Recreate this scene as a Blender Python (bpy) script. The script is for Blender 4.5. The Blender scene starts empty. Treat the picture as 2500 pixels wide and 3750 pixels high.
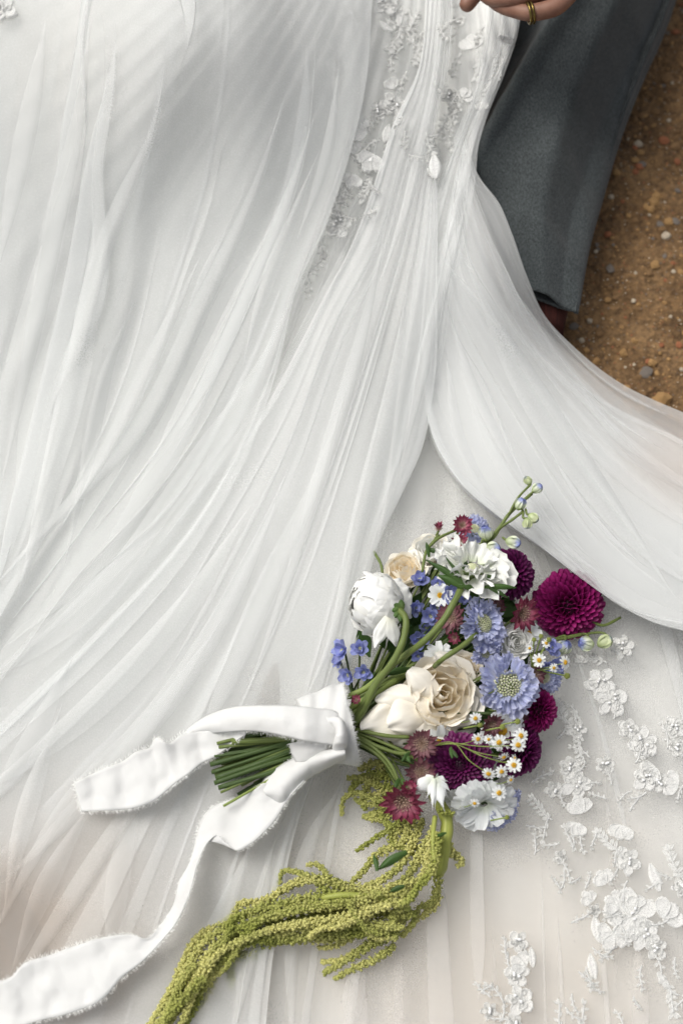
import bpy, math, random
import numpy as np
from mathutils import Vector, Matrix, noise
from mathutils.bvhtree import BVHTree
PI = math.pi
random.seed(7); rng = np.random.default_rng(7)
sc = bpy.context.scene
col = sc.collection
# ------------------------------------------------------------------ camera, light, exposure
TH = math.radians(22); DIST = 1.42; FPX = 50 / 36 * 3750
H = DIST * math.cos(TH)
CAM = Vector((0, -DIST * math.sin(TH), H))
RT = Vector((1, 0, 0)); FW = Vector((0, math.sin(TH), -math.cos(TH))); UP = Vector((0, math.cos(TH), math.sin(TH)))
cd = bpy.data.cameras.new('camera'); cam = bpy.data.objects.new('camera', cd); col.objects.link(cam)
cam.location = CAM; cam.rotation_euler = (TH, 0, 0)
cd.sensor_fit = 'VERTICAL'; cd.sensor_height = 36; cd.lens = 50; cd.clip_start = 0.05; cd.clip_end = 200
cd.dof.use_dof = True; cd.dof.focus_distance = 1.30; cd.dof.aperture_fstop = 3.5
sc.camera = cam
SUN_EL = math.radians(58); SUN_AZ = math.radians(-62)      # azimuth measured from +Y towards +X
w = bpy.data.worlds.new('World'); sc.world = w; w.use_nodes = True
nt = w.node_tree; bg = nt.nodes['Background']
sky = nt.nodes.new('ShaderNodeTexSky'); sky.sky_type = 'NISHITA'; sky.sun_disc = False
sky.sun_elevation = SUN_EL; sky.sun_rotation = SUN_AZ; sky.dust_density = 4.0; sky.air_density = 0.6
hs = nt.nodes.new('ShaderNodeHueSaturation'); hs.inputs['Saturation'].default_value = 0.22
nt.links.new(sky.outputs[0], hs.inputs['Color']); nt.links.new(hs.outputs[0], bg.inputs[0])
bg.inputs[1].default_value = 0.148
sd = bpy.data.lights.new('sun', 'SUN'); sun = bpy.data.objects.new('sun', sd); col.objects.link(sun)
sd.energy = 1.75; sd.angle = math.radians(32); sd.color = (1, .965, .89)
sdir = Vector((math.sin(SUN_AZ) * math.cos(SUN_EL), math.cos(SUN_AZ) * math.cos(SUN_EL), math.sin(SUN_EL)))
sun.rotation_euler = sdir.to_track_quat('Z', 'Y').to_euler(); sun.location = sdir * 5
sc.view_settings.view_transform = 'Standard'; sc.view_settings.look = 'None'
sc.view_settings.exposure = 0.12; sc.view_settings.gamma = 1
sc.render.engine = 'CYCLES'
sc.cycles.transparent_max_bounces = 22; sc.cycles.max_bounces = 10
sc.cycles.diffuse_bounces = 5; sc.cycles.transmission_bounces = 8

# ------------------------------------------------------------------ helpers
def ss(a, b, x):
    t = np.clip((np.asarray(x, float) - a) / (b - a), 0, 1)
    return t * t * (3 - 2 * t)

def Wd(px, py, z):
    """point of the place at height z seen at source pixel (px,py); works on arrays"""
    px = np.asarray(px, float); py = np.asarray(py, float); z = np.asarray(z, float)
    a = (px - 1250) / FPX; b = (1875 - py) / FPX
    rx = a; ry = FW.y + b * UP.y; rz = FW.z + b * UP.z
    t = (H - z) / (-rz)
    return np.stack(np.broadcast_arrays(CAM.x + rx * t, CAM.y + ry * t, z), -1)

def W(px, py, z): return Vector(Wd(px, py, z))
def S(px, py, z):
    d = (W(px, py, z) - CAM).dot(FW)
    return d / FPX

def Zf(x, y):
    """height of the dress under the pixel (x,y)"""
    x = np.asarray(x, float); y = np.asarray(y, float)
    top = ss(1700, -150, y)
    z = 0.03 + 0.13 * top * (1 - 0.35 * ss(1200, 2000, x))
    z = z + 0.085 * np.exp(-((x - 760) / 450) ** 2) * ss(950, 60, y)
    z = z - 0.016 * np.exp(-((x - 820 + 0.15 * y) / 190) ** 2) * np.exp(-((y - 480) / 330) ** 2)
    z = z + 0.055 * np.exp(-((x - 1850) / 260) ** 2 - ((y - 900) / 380) ** 2)
    z = z + 0.02 * np.exp(-((x - 1250) / 330) ** 2 - ((y - 1500) / 700) ** 2)
    z = z + 0.045 * np.exp(-((x - 1830) / 170) ** 2 - ((y - 150) / 330) ** 2)
    return z

def crv(pts, n):
    P = np.array(pts, float)
    if len(P) == 2: P = np.array([P[0], (P[0] + P[1]) / 2, P[1]])
    d = np.sqrt(((P[1:, :2] - P[:-1, :2]) ** 2).sum(1)) + 1e-9
    if P.shape[1] > 2: d = np.sqrt(((P[1:] - P[:-1]) ** 2).sum(1)) + 1e-9
    t = np.concatenate([[0], np.cumsum(d)])
    m = np.zeros_like(P)
    sl = (P[1:] - P[:-1]) / d[:, None]
    m[0] = sl[0]; m[-1] = sl[-1]; m[1:-1] = (sl[1:] * d[:-1, None] + sl[:-1] * d[1:, None]) / (d[1:] + d[:-1])[:, None]
    q = np.linspace(0, t[-1], n); i = np.clip(np.searchsorted(t, q, 'right') - 1, 0, len(d) - 1)
    h = d[i][:, None]; u = ((q - t[i]) / d[i])[:, None]
    return ((2 * u**3 - 3 * u**2 + 1) * P[i] + (u**3 - 2 * u**2 + u) * h * m[i] +
            (-2 * u**3 + 3 * u**2) * P[i + 1] + (u**3 - u**2) * h * m[i + 1])

def mesh(name, verts, faces, mat=None, uv=None, smooth=True, solid=0):
    me = bpy.data.meshes.new(name)
    verts = np.asarray(verts, float).reshape(-1, 3)
    F = faces
    if isinstance(F, np.ndarray):
        k = F.shape[1]; me.vertices.add(len(verts)); me.vertices.foreach_set('co', verts.ravel())
        me.loops.add(F.size); me.loops.foreach_set('vertex_index', F.ravel().astype(np.int32))
        me.polygons.add(len(F)); me.polygons.foreach_set('loop_start', np.arange(0, F.size, k, dtype=np.int32))
        try: me.polygons.foreach_set('loop_total', np.full(len(F), k, dtype=np.int32))
        except Exception: pass
        me.update(calc_edges=True); me.validate()
    else:
        me.from_pydata(verts.tolist(), [], F); me.update()
    if uv is not None:
        l = me.uv_layers.new(name='UVMap')
        idx = np.zeros(len(me.loops), np.int32); me.loops.foreach_get('vertex_index', idx)
        l.data.foreach_set('uv', np.asarray(uv, np.float32)[idx].ravel())
    if smooth: me.polygons.foreach_set('use_smooth', [True] * len(me.polygons))
    if mat: me.materials.append(mat)
    return me

def gridF(n, m, wrap=False):
    """quads of an n x m vertex grid (n rows), wrap joins the columns round"""
    i = np.arange(n - 1)[:, None]; j = np.arange(m if wrap else m - 1)[None, :]
    j2 = (j + 1) % m
    return np.stack(np.broadcast_arrays(i * m + j, i * m + j2, (i + 1) * m + j2, (i + 1) * m + j), -1).reshape(-1, 4)

def obj(name, me, parent=None, mat4=None, label=None, cat=None, group=None, kind=None):
    o = bpy.data.objects.new(name, me); col.objects.link(o)
    if parent: o.parent = parent
    if mat4 is not None: o.matrix_basis = mat4
    if label: o['label'] = label
    if cat: o['category'] = cat
    if group: o['group'] = group
    if kind: o['kind'] = kind
    return o

def inworld(name, me, root, **k):            # geometry given in world coordinates
    return obj(name, me, root, root.matrix_basis.inverted(), **k)

def tag(o, label, cat, group=None):
    o['label'] = label; o['category'] = cat
    if group: o['group'] = group
    return o

def frame(n, roll=0):
    n = Vector(n).normalized(); a = UP if abs(n.dot(UP)) < 0.95 else RT
    x = a.cross(n).normalized(); y = n.cross(x)
    m = Matrix((x, y, n)).transposed().to_4x4()
    return m @ Matrix.Rotation(roll, 4, 'Z')

def root(name, px, py, z, face=(0, 0, 1), roll=0, label=None, cat=None, group=None):
    n = RT * face[0] + UP * face[1] - FW * face[2]
    o = obj(name, None); o.empty_display_size = .01
    o.matrix_basis = Matrix.Translation(W(px, py, z)) @ frame(n, roll)
    if label: tag(o, label, cat, group)
    return o

def tube_data(P, r, k=8, cap=True):
    P = np.asarray(P, float); n = len(P); r = np.broadcast_to(np.asarray(r, float), (n,))
    T = np.gradient(P, axis=0); T /= np.linalg.norm(T, axis=1)[:, None] + 1e-12
    a = np.array([0.31, 0.2, 0.93]); N = a - T * (T @ a)[:, None]; N /= np.linalg.norm(N, axis=1)[:, None] + 1e-12
    B = np.cross(T, N); th = np.linspace(0, 2 * PI, k, endpoint=False)
    V = P[:, None] + r[:, None, None] * (np.cos(th)[None, :, None] * N[:, None] + np.sin(th)[None, :, None] * B[:, None])
    F = gridF(n, k, True).tolist()
    if cap: F.append(list(range(k))[::-1]); F.append([(n - 1) * k + j for j in range(k)])
    uv = np.stack(np.broadcast_arrays(np.linspace(0, 1, k)[None, :], np.linspace(0, 1, n)[:, None]), -1).reshape(-1, 2)
    return V.reshape(-1, 3), F, uv
def tube(name, P, r, mat, k=8):
    v, f, uv = tube_data(P, r, k); return mesh(name, v, f, mat, uv)

class Bag:
    def __init__(s): s.v = []; s.f = []; s.n = 0
    def add(s, v, f):
        v = np.asarray(v, float); s.v.append(v); s.f += [[i + s.n for i in q] for q in (f.tolist() if isinstance(f, np.ndarray) else f)]; s.n += len(v)
    def mesh(s, name, mat, smooth=True): return mesh(name, np.concatenate(s.v), s.f, mat, None, smooth)

_ico = {}
def ico(k=1):
    if k in _ico: return _ico[k]
    p = (1 + 5 ** .5) / 2
    v = [(-1, p, 0), (1, p, 0), (-1, -p, 0), (1, -p, 0), (0, -1, p), (0, 1, p), (0, -1, -p), (0, 1, -p), (p, 0, -1), (p, 0, 1), (-p, 0, -1), (-p, 0, 1)]
    v = [tuple(np.array(q) / np.linalg.norm(q)) for q in v]
    f = [(0, 11, 5), (0, 5, 1), (0, 1, 7), (0, 7, 10), (0, 10, 11), (1, 5, 9), (5, 11, 4), (11, 10, 2), (10, 7, 6), (7, 1, 8), (3, 9, 4), (3, 4, 2), (3, 2, 6), (3, 6, 8), (3, 8, 9), (4, 9, 5), (2, 4, 11), (6, 2, 10), (8, 6, 7), (9, 8, 1)]
    for _ in range(k - 1):
        c = {}; nf = []
        def mid(a, b):
            key = (min(a, b), max(a, b))
            if key not in c:
                q = (np.array(v[a]) + np.array(v[b])); v.append(tuple(q / np.linalg.norm(q))); c[key] = len(v) - 1
            return c[key]
        for a, b, d in f:
            x, y, z = mid(a, b), mid(b, d), mid(d, a); nf += [(a, x, z), (b, y, x), (d, z, y), (x, y, z)]
        f = nf
    _ico[k] = (np.array(v), [list(q) for q in f]); return _ico[k]

# ------------------------------------------------------------------ materials
def newmat(name):
    m = bpy.data.materials.new(name); m.use_nodes = True; t = m.node_tree; t.nodes.clear()
    out = t.nodes.new('ShaderNodeOutputMaterial'); return m, t, out
def N(t, kind, **k):
    n = t.nodes.new(kind)
    for a, b in k.items():
        if a in n.inputs: n.inputs[a].default_value = b
        else: setattr(n, a, b)
    return n
def ramp(t, stops, fac=None):
    r = t.nodes.new('ShaderNodeValToRGB'); e = r.color_ramp.elements
    while len(e) < len(stops): e.new(0.5)
    for i, (p, c) in enumerate(stops): e[i].position = p; e[i].color = (*c, 1)
    if fac: t.links.new(fac, r.inputs[0])
    return r
def mixc(t, fac, a, b, mode='MIX'):
    m = t.nodes.new('ShaderNodeMix'); m.data_type = 'RGBA'; m.blend_type = mode
    for i, v in ((0, fac), (6, a), (7, b)):
        if isinstance(v, bpy.types.NodeSocket): t.links.new(v, m.inputs[i])
        else: m.inputs[i].default_value = v if i == 0 else ((*v, 1) if len(v) == 3 else v)
    return m.outputs[2]

def petal_mat(name, stops, vein=0.0, transl=0.3, rough=0.55, var=0.10, streak=30.0, veincol=None, bump=0.10):
    """colour runs along the petal from its base to its tip"""
    m, t, out = newmat(name); L = t.links
    tc = N(t, 'ShaderNodeTexCoord'); sp = N(t, 'ShaderNodeSeparateXYZ'); L.new(tc.outputs['UV'], sp.inputs[0])
    rp = ramp(t, stops, sp.outputs[1])
    mp = N(t, 'ShaderNodeMapping'); mp.inputs['Scale'].default_value = (streak, 2.0, 1); L.new(tc.outputs['UV'], mp.inputs[0])
    nz = N(t, 'ShaderNodeTexNoise', Scale=1.0, Detail=3.0); L.new(mp.outputs[0], nz.inputs['Vector'])
    c = rp.outputs[0]
    if vein > 0:
        vr = ramp(t, [(0.46, (0, 0, 0)), (0.62, (vein,) * 3)], nz.outputs[0])
        c = mixc(t, vr.outputs[0], c, veincol or (0.2, 0.02, 0.05))
    oi = N(t, 'ShaderNodeObjectInfo'); mr = N(t, 'ShaderNodeMapRange'); mr.inputs[3].default_value = 1 - var; mr.inputs[4].default_value = 1 + var
    L.new(oi.outputs['Random'], mr.inputs[0])
    hv = N(t, 'ShaderNodeHueSaturation'); L.new(c, hv.inputs['Color']); L.new(mr.outputs[0], hv.inputs['Value'])
    bs = N(t, 'ShaderNodeBsdfPrincipled', Roughness=rough); L.new(hv.outputs[0], bs.inputs['Base Color'])
    bs.inputs['Specular IOR Level'].default_value = 0.3
    bp = N(t, 'ShaderNodeBump', Strength=bump, Distance=0.001); L.new(nz.outputs[0], bp.inputs['Height']); L.new(bp.outputs[0], bs.inputs['Normal'])
    tr = N(t, 'ShaderNodeBsdfTranslucent'); L.new(hv.outputs[0], tr.inputs[0])
    mx = N(t, 'ShaderNodeMixShader', Fac=transl); L.new(bs.outputs[0], mx.inputs[1]); L.new(tr.outputs[0], mx.inputs[2]); L.new(mx.outputs[0], out.inputs[0])
    return m

def plain_mat(name, c1, c2, scale=60, rough=0.6, bump=0.3, dist=0.001, transl=0.0, detail=4, spec=.3, stretch=None):
    m, t, out = newmat(name); L = t.links
    tc = N(t, 'ShaderNodeTexCoord'); nz = N(t, 'ShaderNodeTexNoise', Scale=scale, Detail=detail)
    if stretch:
        mp = N(t, 'ShaderNodeMapping'); mp.inputs['Scale'].default_value = stretch; L.new(tc.outputs['UV'], mp.inputs[0]); L.new(mp.outputs[0], nz.inputs['Vector'])
    else: L.new(tc.outputs['Object'], nz.inputs['Vector'])
    rp = ramp(t, [(0.3, c1), (0.7, c2)], nz.outputs[0])
    bs = N(t, 'ShaderNodeBsdfPrincipled', Roughness=rough); bs.inputs['Specular IOR Level'].default_value = spec
    L.new(rp.outputs[0], bs.inputs['Base Color'])
    bp = N(t, 'ShaderNodeBump', Strength=bump, Distance=dist); L.new(nz.outputs[0], bp.inputs['Height']); L.new(bp.outputs[0], bs.inputs['Normal'])
    if transl:
        tr = N(t, 'ShaderNodeBsdfTranslucent'); L.new(rp.outputs[0], tr.inputs[0])
        mx = N(t, 'ShaderNodeMixShader', Fac=transl); L.new(bs.outputs[0], mx.inputs[1]); L.new(tr.outputs[0], mx.inputs[2]); L.new(mx.outputs[0], out.inputs[0])
    else: L.new(bs.outputs[0], out.inputs[0])
    return m

def wpt(x, y): p = W(x, y, .03); return p.x, p.y
SOIL = [(*wpt(-40, 3380), .065, (0.36, 0.24, 0.14), .8), (*wpt(240, 3400), .11, (0.70, 0.60, 0.50), .5), (*wpt(2480, 1720), .06, (0.72, 0.60, 0.52), .5), (*wpt(2200, 3700), .18, (0.78, 0.71, 0.63), .5), (*wpt(1500, 3600), .14, (0.80, 0.72, 0.65), .45)]
def tulle_mat(name, alpha, color=(0.86, 0.87, 0.86), var=0.08):
    """sheer net: part of the light goes straight through between the threads"""
    m, t, out = newmat(name); L = t.links
    tc = N(t, 'ShaderNodeTexCoord')
    nz = N(t, 'ShaderNodeTexNoise', Scale=9.0, Detail=3.0); L.new(tc.outputs['Object'], nz.inputs['Vector'])
    vo = N(t, 'ShaderNodeTexVoronoi', Scale=700.0); L.new(tc.outputs['Object'], vo.inputs['Vector'])
    a1 = N(t, 'ShaderNodeMath', operation='MULTIPLY_ADD'); L.new(nz.outputs[0], a1.inputs[0]); a1.inputs[1].default_value = var * 2; a1.inputs[2].default_value = alpha - var
    a2 = N(t, 'ShaderNodeMath', operation='MULTIPLY_ADD'); L.new(vo.outputs['Distance'], a2.inputs[0]); a2.inputs[1].default_value = 0.04; L.new(a1.outputs[0], a2.inputs[2])
    a3 = N(t, 'ShaderNodeMath', operation='SUBTRACT', use_clamp=True); L.new(a2.outputs[0], a3.inputs[0]); a3.inputs[1].default_value = 0.012
    csock = None
    for (sx, sy, r_, cc, st_) in SOIL:
        st_ *= .6
        mp = N(t, 'ShaderNodeMapping'); mp.inputs['Location'].default_value = (-sx / r_, -sy / r_, 0); mp.inputs['Scale'].default_value = (1 / r_, 1 / r_, 0); L.new(tc.outputs['Object'], mp.inputs[0])
        ln = N(t, 'ShaderNodeVectorMath', operation='LENGTH'); L.new(mp.outputs[0], ln.inputs[0]); nn = N(t, 'ShaderNodeTexNoise', Scale=22.0, Detail=5.0); L.new(tc.outputs['Object'], nn.inputs['Vector'])
        ad = N(t, 'ShaderNodeMath', operation='MULTIPLY_ADD'); L.new(nn.outputs[0], ad.inputs[0]); ad.inputs[1].default_value = .9; L.new(ln.outputs['Value'], ad.inputs[2])
        sb = N(t, 'ShaderNodeMath', operation='MULTIPLY'); L.new(ad.outputs[0], sb.inputs[0]); sb.inputs[1].default_value = .6; rp = ramp(t, [(.3, (st_,) * 3), (1, (0, 0, 0))], sb.outputs[0])
        csock = mixc(t, rp.outputs[0], csock or color, cc)
    df = N(t, 'ShaderNodeBsdfDiffuse'); tr = N(t, 'ShaderNodeBsdfTranslucent'); tp = N(t, 'ShaderNodeBsdfTransparent')
    df.inputs[0].default_value = (*color, 1); tr.inputs[0].default_value = (*color, 1)
    if csock: L.new(csock, df.inputs[0]); L.new(csock, tr.inputs[0])
    m1 = N(t, 'ShaderNodeMixShader', Fac=0.42); L.new(df.outputs[0], m1.inputs[1]); L.new(tr.outputs[0], m1.inputs[2])
    m2 = N(t, 'ShaderNodeMixShader'); L.new(a3.outputs[0], m2.inputs[0]); L.new(tp.outputs[0], m2.inputs[1]); L.new(m1.outputs[0], m2.inputs[2])
    L.new(m2.outputs[0], out.inputs[0]); return m

def cloth_mat(name, base, stains=(), weave=900, bump=0.15, transl=0.0, vary=0.05):
    """woven cloth; stains = (x, y, radius, colour, strength) dirt marks on it in metres"""
    m, t, out = newmat(name); L = t.links
    tc = N(t, 'ShaderNodeTexCoord')
    n1 = N(t, 'ShaderNodeTexNoise', Scale=7.0, Detail=5.0); L.new(tc.outputs['Object'], n1.inputs['Vector'])
    rp = ramp(t, [(0.3, tuple(c * (1 - vary) for c in base)), (0.7, base)], n1.outputs[0]); c = rp.outputs[0]
    for (x, y, r, cc, st) in stains:
        mp = N(t, 'ShaderNodeMapping'); mp.inputs['Location'].default_value = (-x / r, -y / r, 0); mp.inputs['Scale'].default_value = (1 / r, 1 / r, 0)
        L.new(tc.outputs['Object'], mp.inputs[0])
        ln = N(t, 'ShaderNodeVectorMath', operation='LENGTH'); L.new(mp.outputs[0], ln.inputs[0])
        ad = N(t, 'ShaderNodeMath', operation='MULTIPLY_ADD'); L.new(n1.outputs[0], ad.inputs[0]); ad.inputs[1].default_value = 1.4; L.new(ln.outputs['Value'], ad.inputs[2])
        r2 = ramp(t, [(0.45, (st,) * 3), (1.0, (0, 0, 0))]); sb = N(t, 'ShaderNodeMath', operation='MULTIPLY'); L.new(ad.outputs[0], sb.inputs[0]); sb.inputs[1].default_value = 0.55
        L.new(sb.outputs[0], r2.inputs[0]); c = mixc(t, r2.outputs[0], c, cc)
    n2 = N(t, 'ShaderNodeTexNoise', Scale=float(weave), Detail=2.0); L.new(tc.outputs['Object'], n2.inputs['Vector'])
    bs = N(t, 'ShaderNodeBsdfPrincipled', Roughness=0.8); bs.inputs['Specular IOR Level'].default_value = 0.2
    L.new(c, bs.inputs['Base Color'])
    bp = N(t, 'ShaderNodeBump', Strength=bump, Distance=0.0005); L.new(n2.outputs[0], bp.inputs['Height']); L.new(bp.outputs[0], bs.inputs['Normal'])
    L.new(bs.outputs[0], out.inputs[0]); return m

# ------------------------------------------------------------------ ground: brown dirt with stones
def ground_mat():
    m, t, out = newmat('dirt'); L = t.links
    tc = N(t, 'ShaderNodeTexCoord')
    n1 = N(t, 'ShaderNodeTexNoise', Scale=14.0, Detail=8.0, Roughness=.65); n2 = N(t, 'ShaderNodeTexNoise', Scale=160.0, Detail=6.0, Roughness=.7)
    v = N(t, 'ShaderNodeTexVoronoi', Scale=130.0)
    for q in (n1, n2, v): L.new(tc.outputs['Object'], q.inputs['Vector'])
    r1 = ramp(t, [(0.3, (0.12, 0.068, 0.030)), (0.5, (0.20, 0.120, 0.055)), (0.72, (0.30, 0.19, 0.095))], n1.outputs[0])
    r2 = ramp(t, [(0.35, (0.45, 0.42, 0.4)), (0.65, (1.25, 1.2, 1.1))], n2.outputs[0])
    c = mixc(t, 1.0, r1.outputs[0], r2.outputs[0], 'MULTIPLY')
    bs = N(t, 'ShaderNodeBsdfPrincipled', Roughness=0.95); L.new(c, bs.inputs['Base Color'])
    ad = N(t, 'ShaderNodeMath', operation='ADD'); L.new(n2.outputs[0], ad.inputs[0]); L.new(v.outputs['Distance'], ad.inputs[1])
    bp = N(t, 'ShaderNodeBump', Strength=0.9, Distance=0.004); L.new(ad.outputs[0], bp.inputs['Height']); L.new(bp.outputs[0], bs.inputs['Normal'])
    L.new(bs.outputs[0], out.inputs[0]); return m
def spread(c, r, n, far):
    a = np.linspace(-1, 1, n); return c + a * r + np.sign(a) * np.clip(np.abs(a) - .8, 0, 1) ** 2 / .04 * far
gx = spread(0.42, 0.36, 260, 30); gy = spread(0.42, 0.50, 330, 30)
GX, GY = np.meshgrid(gx, gy)
def gz(x, y):
    q = Vector((x, y, 0.0)); return 0.012 * noise.noise(q * 9) + 0.005 * noise.noise(q * 34) + 0.0025 * abs(noise.noise(q * 110)) - 0.012
GZ = np.array([gz(x, y) for x, y in zip(GX.ravel(), GY.ravel())])
me = mesh('ground', np.stack([GX.ravel(), GY.ravel(), GZ], -1), gridF(len(gy), len(gx)), ground_mat())
ground = obj('ground', me, kind='structure')
def stone_mesh(seed, mat):
    v, f = ico(2); r = random.Random(seed); sx, sy, sz = r.uniform(.7, 1.2), r.uniform(.6, 1), r.uniform(.35, .65)
    out = []
    for p in v:
        q = Vector(p); k = 1 + .35 * noise.noise(q * 1.3 + Vector((seed * 7.1, 0, 0))) + .12 * noise.noise(q * 3.5 + Vector((seed, 3, 0)))
        out.append((p[0] * sx * k, p[1] * sy * k, p[2] * sz * k))
    return mesh('pebble', out, f, mat, smooth=False)
smats = [plain_mat('stone_brown', (.16, .09, .04), (.28, .17, .08), 120, .9, .6), plain_mat('stone_ochre', (.30, .17, .06), (.42, .26, .12), 100, .9, .6),
         plain_mat('stone_grey', (.12, .10, .085), (.22, .19, .16), 100, .85, .5), plain_mat('stone_pale', (.38, .31, .22), (.55, .47, .36), 110, .85, .5), plain_mat('stone_red', (.25, .09, .04), (.34, .14, .07), 110, .9, .5)]
stones = [stone_mesh(i, smats[[0, 1, 2, 0, 1, 3, 4, 0, 1, 0][i]]) for i in range(10)]
def dirt_px():
    while True:
        x = random.uniform(1980, 2560); y = random.uniform(-60, 1600)
        r = np.interp(y, [0, 150, 350, 560, 720, 800, 1000, 1130, 1200, 1300, 1400, 1500, 1600], [2430, 2380, 2300, 2220, 2160, 2140, 2110, 2050, 1990, 2100, 2240, 2450, 2600])
        if x > r: return x, y
for (x, y, s, k) in [(2430, 1445, 40, 1), (2370, 1345, 24, 2), (2395, 1310, 20, 1), (2105, 1175, 16, 2), (2350, 240, 24, 3), (2165, 1150, 12, 5), (2185, 905, 9, 5), (2290, 1270, 20, 1), (2480, 520, 18, 0), (2135, 1225, 12, 5), (2450, 260, 22, 0), (2350, 590, 16, 2), (2400, 960, 20, 8), (2230, 1080, 14, 8), (2230, 840, 13, 6), (2400, 720, 20, 8)]:
    p = W(x, y, 0); p.z = gz(p.x, p.y) + .002
    o = obj('pebble', stones[k], ground, Matrix.Translation(p) @ Matrix.Rotation(random.uniform(0, 6), 4, 'Z') @ Matrix.Scale(s * S(x, y, 0), 4))
for i in range(270):
    x, y = dirt_px(); s = random.choice([5, 6, 7, 8, 10, 13, 17]) * random.uniform(.8, 1.2)
    p = W(x, y, 0); p.z = gz(p.x, p.y) + s * .00005
    obj('pebble', random.choice(stones), ground, Matrix.Translation(p) @ Matrix.Rotation(random.uniform(0, 6), 4, 'Z') @ Matrix.Rotation(random.uniform(-.5, .5), 4, 'X') @ Matrix.Scale(s * S(x, y, 0), 4))
for mi, mt in enumerate(smats):
    b = Bag(); v1, f1 = ico(1)
    for i in range(900 if mi < 2 else 350):
        x, y = dirt_px(); p = W(x, y, 0); p.z = gz(p.x, p.y); s = random.uniform(1.5, 4.5) * .0003
        q = v1 * (rng.uniform(.6, 1.2, (12, 1))) * np.array([1, random.uniform(.6, 1), random.uniform(.4, .8)]) * s
        b.add(q + np.array(p), f1)
    obj('gravel', b.mesh('gravel', mt, False), ground, kind='stuff')

# ------------------------------------------------------------------ person: grey trousers, sock, hand with ring
def trouser_mat():
    m, t, out = newmat('grey_wool'); L = t.links
    tc = N(t, 'ShaderNodeTexCoord'); mp = N(t, 'ShaderNodeMapping'); mp.inputs['Rotation'].default_value = (0, 0, math.radians(-28)); mp.inputs['Scale'].default_value = (1, .35, 1)
    L.new(tc.outputs['Object'], mp.inputs[0])
    n1 = N(t, 'ShaderNodeTexNoise', Scale=900.0, Detail=3.0); L.new(mp.outputs[0], n1.inputs['Vector'])
    n3 = N(t, 'ShaderNodeTexNoise', Scale=16.0, Detail=4.0); L.new(tc.outputs['Object'], n3.inputs['Vector'])
    n2 = N(t, 'ShaderNodeTexNoise', Scale=700.0, Detail=2.0); L.new(tc.outputs['Object'], n2.inputs['Vector'])
    r1 = ramp(t, [(0.35, (0.034, 0.040, 0.041)), (0.65, (0.072, 0.081, 0.083))], n1.outputs[0])
    r2 = ramp(t, [(0.3, (0.8, 0.8, 0.8)), (0.7, (1.2, 1.2, 1.2))], n2.outputs[0])
    c = mixc(t, 1.0, r1.outputs[0], r2.outputs[0], 'MULTIPLY')
    r3 = ramp(t, [(0.3, (0.9, 0.9, 0.9)), (0.7, (1.1, 1.1, 1.1))], n3.outputs[0]); c = mixc(t, 1.0, c, r3.outputs[0], 'MULTIPLY')
    bs = N(t, 'ShaderNodeBsdfPrincipled', Roughness=0.9); bs.inputs['Specular IOR Level'].default_value = .15
    bs.inputs['Sheen Weight'].default_value = .15
    L.new(c, bs.inputs['Base Color'])
    bp = N(t, 'ShaderNodeBump', Strength=.8, Distance=0.0010); L.new(n1.outputs[0], bp.inputs['Height']); L.new(bp.outputs[0], bs.inputs['Normal'])
    L.new(bs.outputs[0], out.inputs[0]); return m
M_trous = trouser_mat()
M_skin = plain_mat('skin', (0.19, 0.09, 0.06), (0.27, 0.145, 0.10), 70, .5, .25, .001)
M_sock = plain_mat('sock', (0.014, 0.006, 0.005), (0.07, 0.014, 0.010), 1.0, .9, .5, .001, stretch=(60, 1, 1))
M_dark = plain_mat('trouser_lining', (0.012, 0.012, 0.013), (0.02, 0.02, 0.022), 200, .9, .1)
M_gold = plain_mat('gold', (0.14, 0.10, 0.03), (0.24, 0.18, 0.06), 90, .3, .1); M_gold.node_tree.nodes['Principled BSDF'].inputs['Metallic'].default_value = 1

person = root('person', 2150, -100, .02, label='person in grey wool trousers and dark sock, hand with gold ring at the top edge', cat='person')
def tube_loft(name, A, B, zc, th, n, k, mat, sup=2.0, f=None, close=False):
    """a flattened tube whose outline in plan runs along the edges A and B"""
    a = crv(A, n); b = crv(B, n); z = np.interp(np.linspace(0, 1, n), np.linspace(0, 1, len(zc)), zc); t = np.interp(np.linspace(0, 1, n), np.linspace(0, 1, len(th)), th)
    PA = Wd(a[:, 0], a[:, 1], z); PB = Wd(b[:, 0], b[:, 1], z); C = (PA + PB) / 2; Hh = (PA - PB) / 2
    ph = np.linspace(0, 2 * PI, k, endpoint=False); c = np.cos(ph); s = np.sin(ph)
    cx = np.sign(c) * np.abs(c) ** (2 / sup); sy = np.sign(s) * np.abs(s) ** (2 / sup)
    V = C[:, None] + Hh[:, None] * cx[None, :, None]
    V[:, :, 2] += t[:, None] * sy[None, :]
    if f is not None: V = f(V, np.linspace(0, 1, n), ph)
    uv = np.stack(np.broadcast_arrays(np.linspace(0, 1, k)[None], np.linspace(0, 1, n)[:, None]), -1).reshape(-1, 2)
    F = gridF(n, k, True).tolist()
    if close: F.append(list(range(k))[::-1]); F.append([(n - 1) * k + j for j in range(k)])
    return mesh(name, V.reshape(-1, 3), F, mat, uv)
tA = [(1760, -500), (1790, -200), (1800, 100), (1760, 300), (1730, 560), (1750, 760), (1820, 930), (1915, 1066)]
tB = [(2620, -500), (2530, -200), (2462, 0), (2385, 180), (2300, 400), (2215, 680), (2165, 860), (2114, 1132)]
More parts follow.
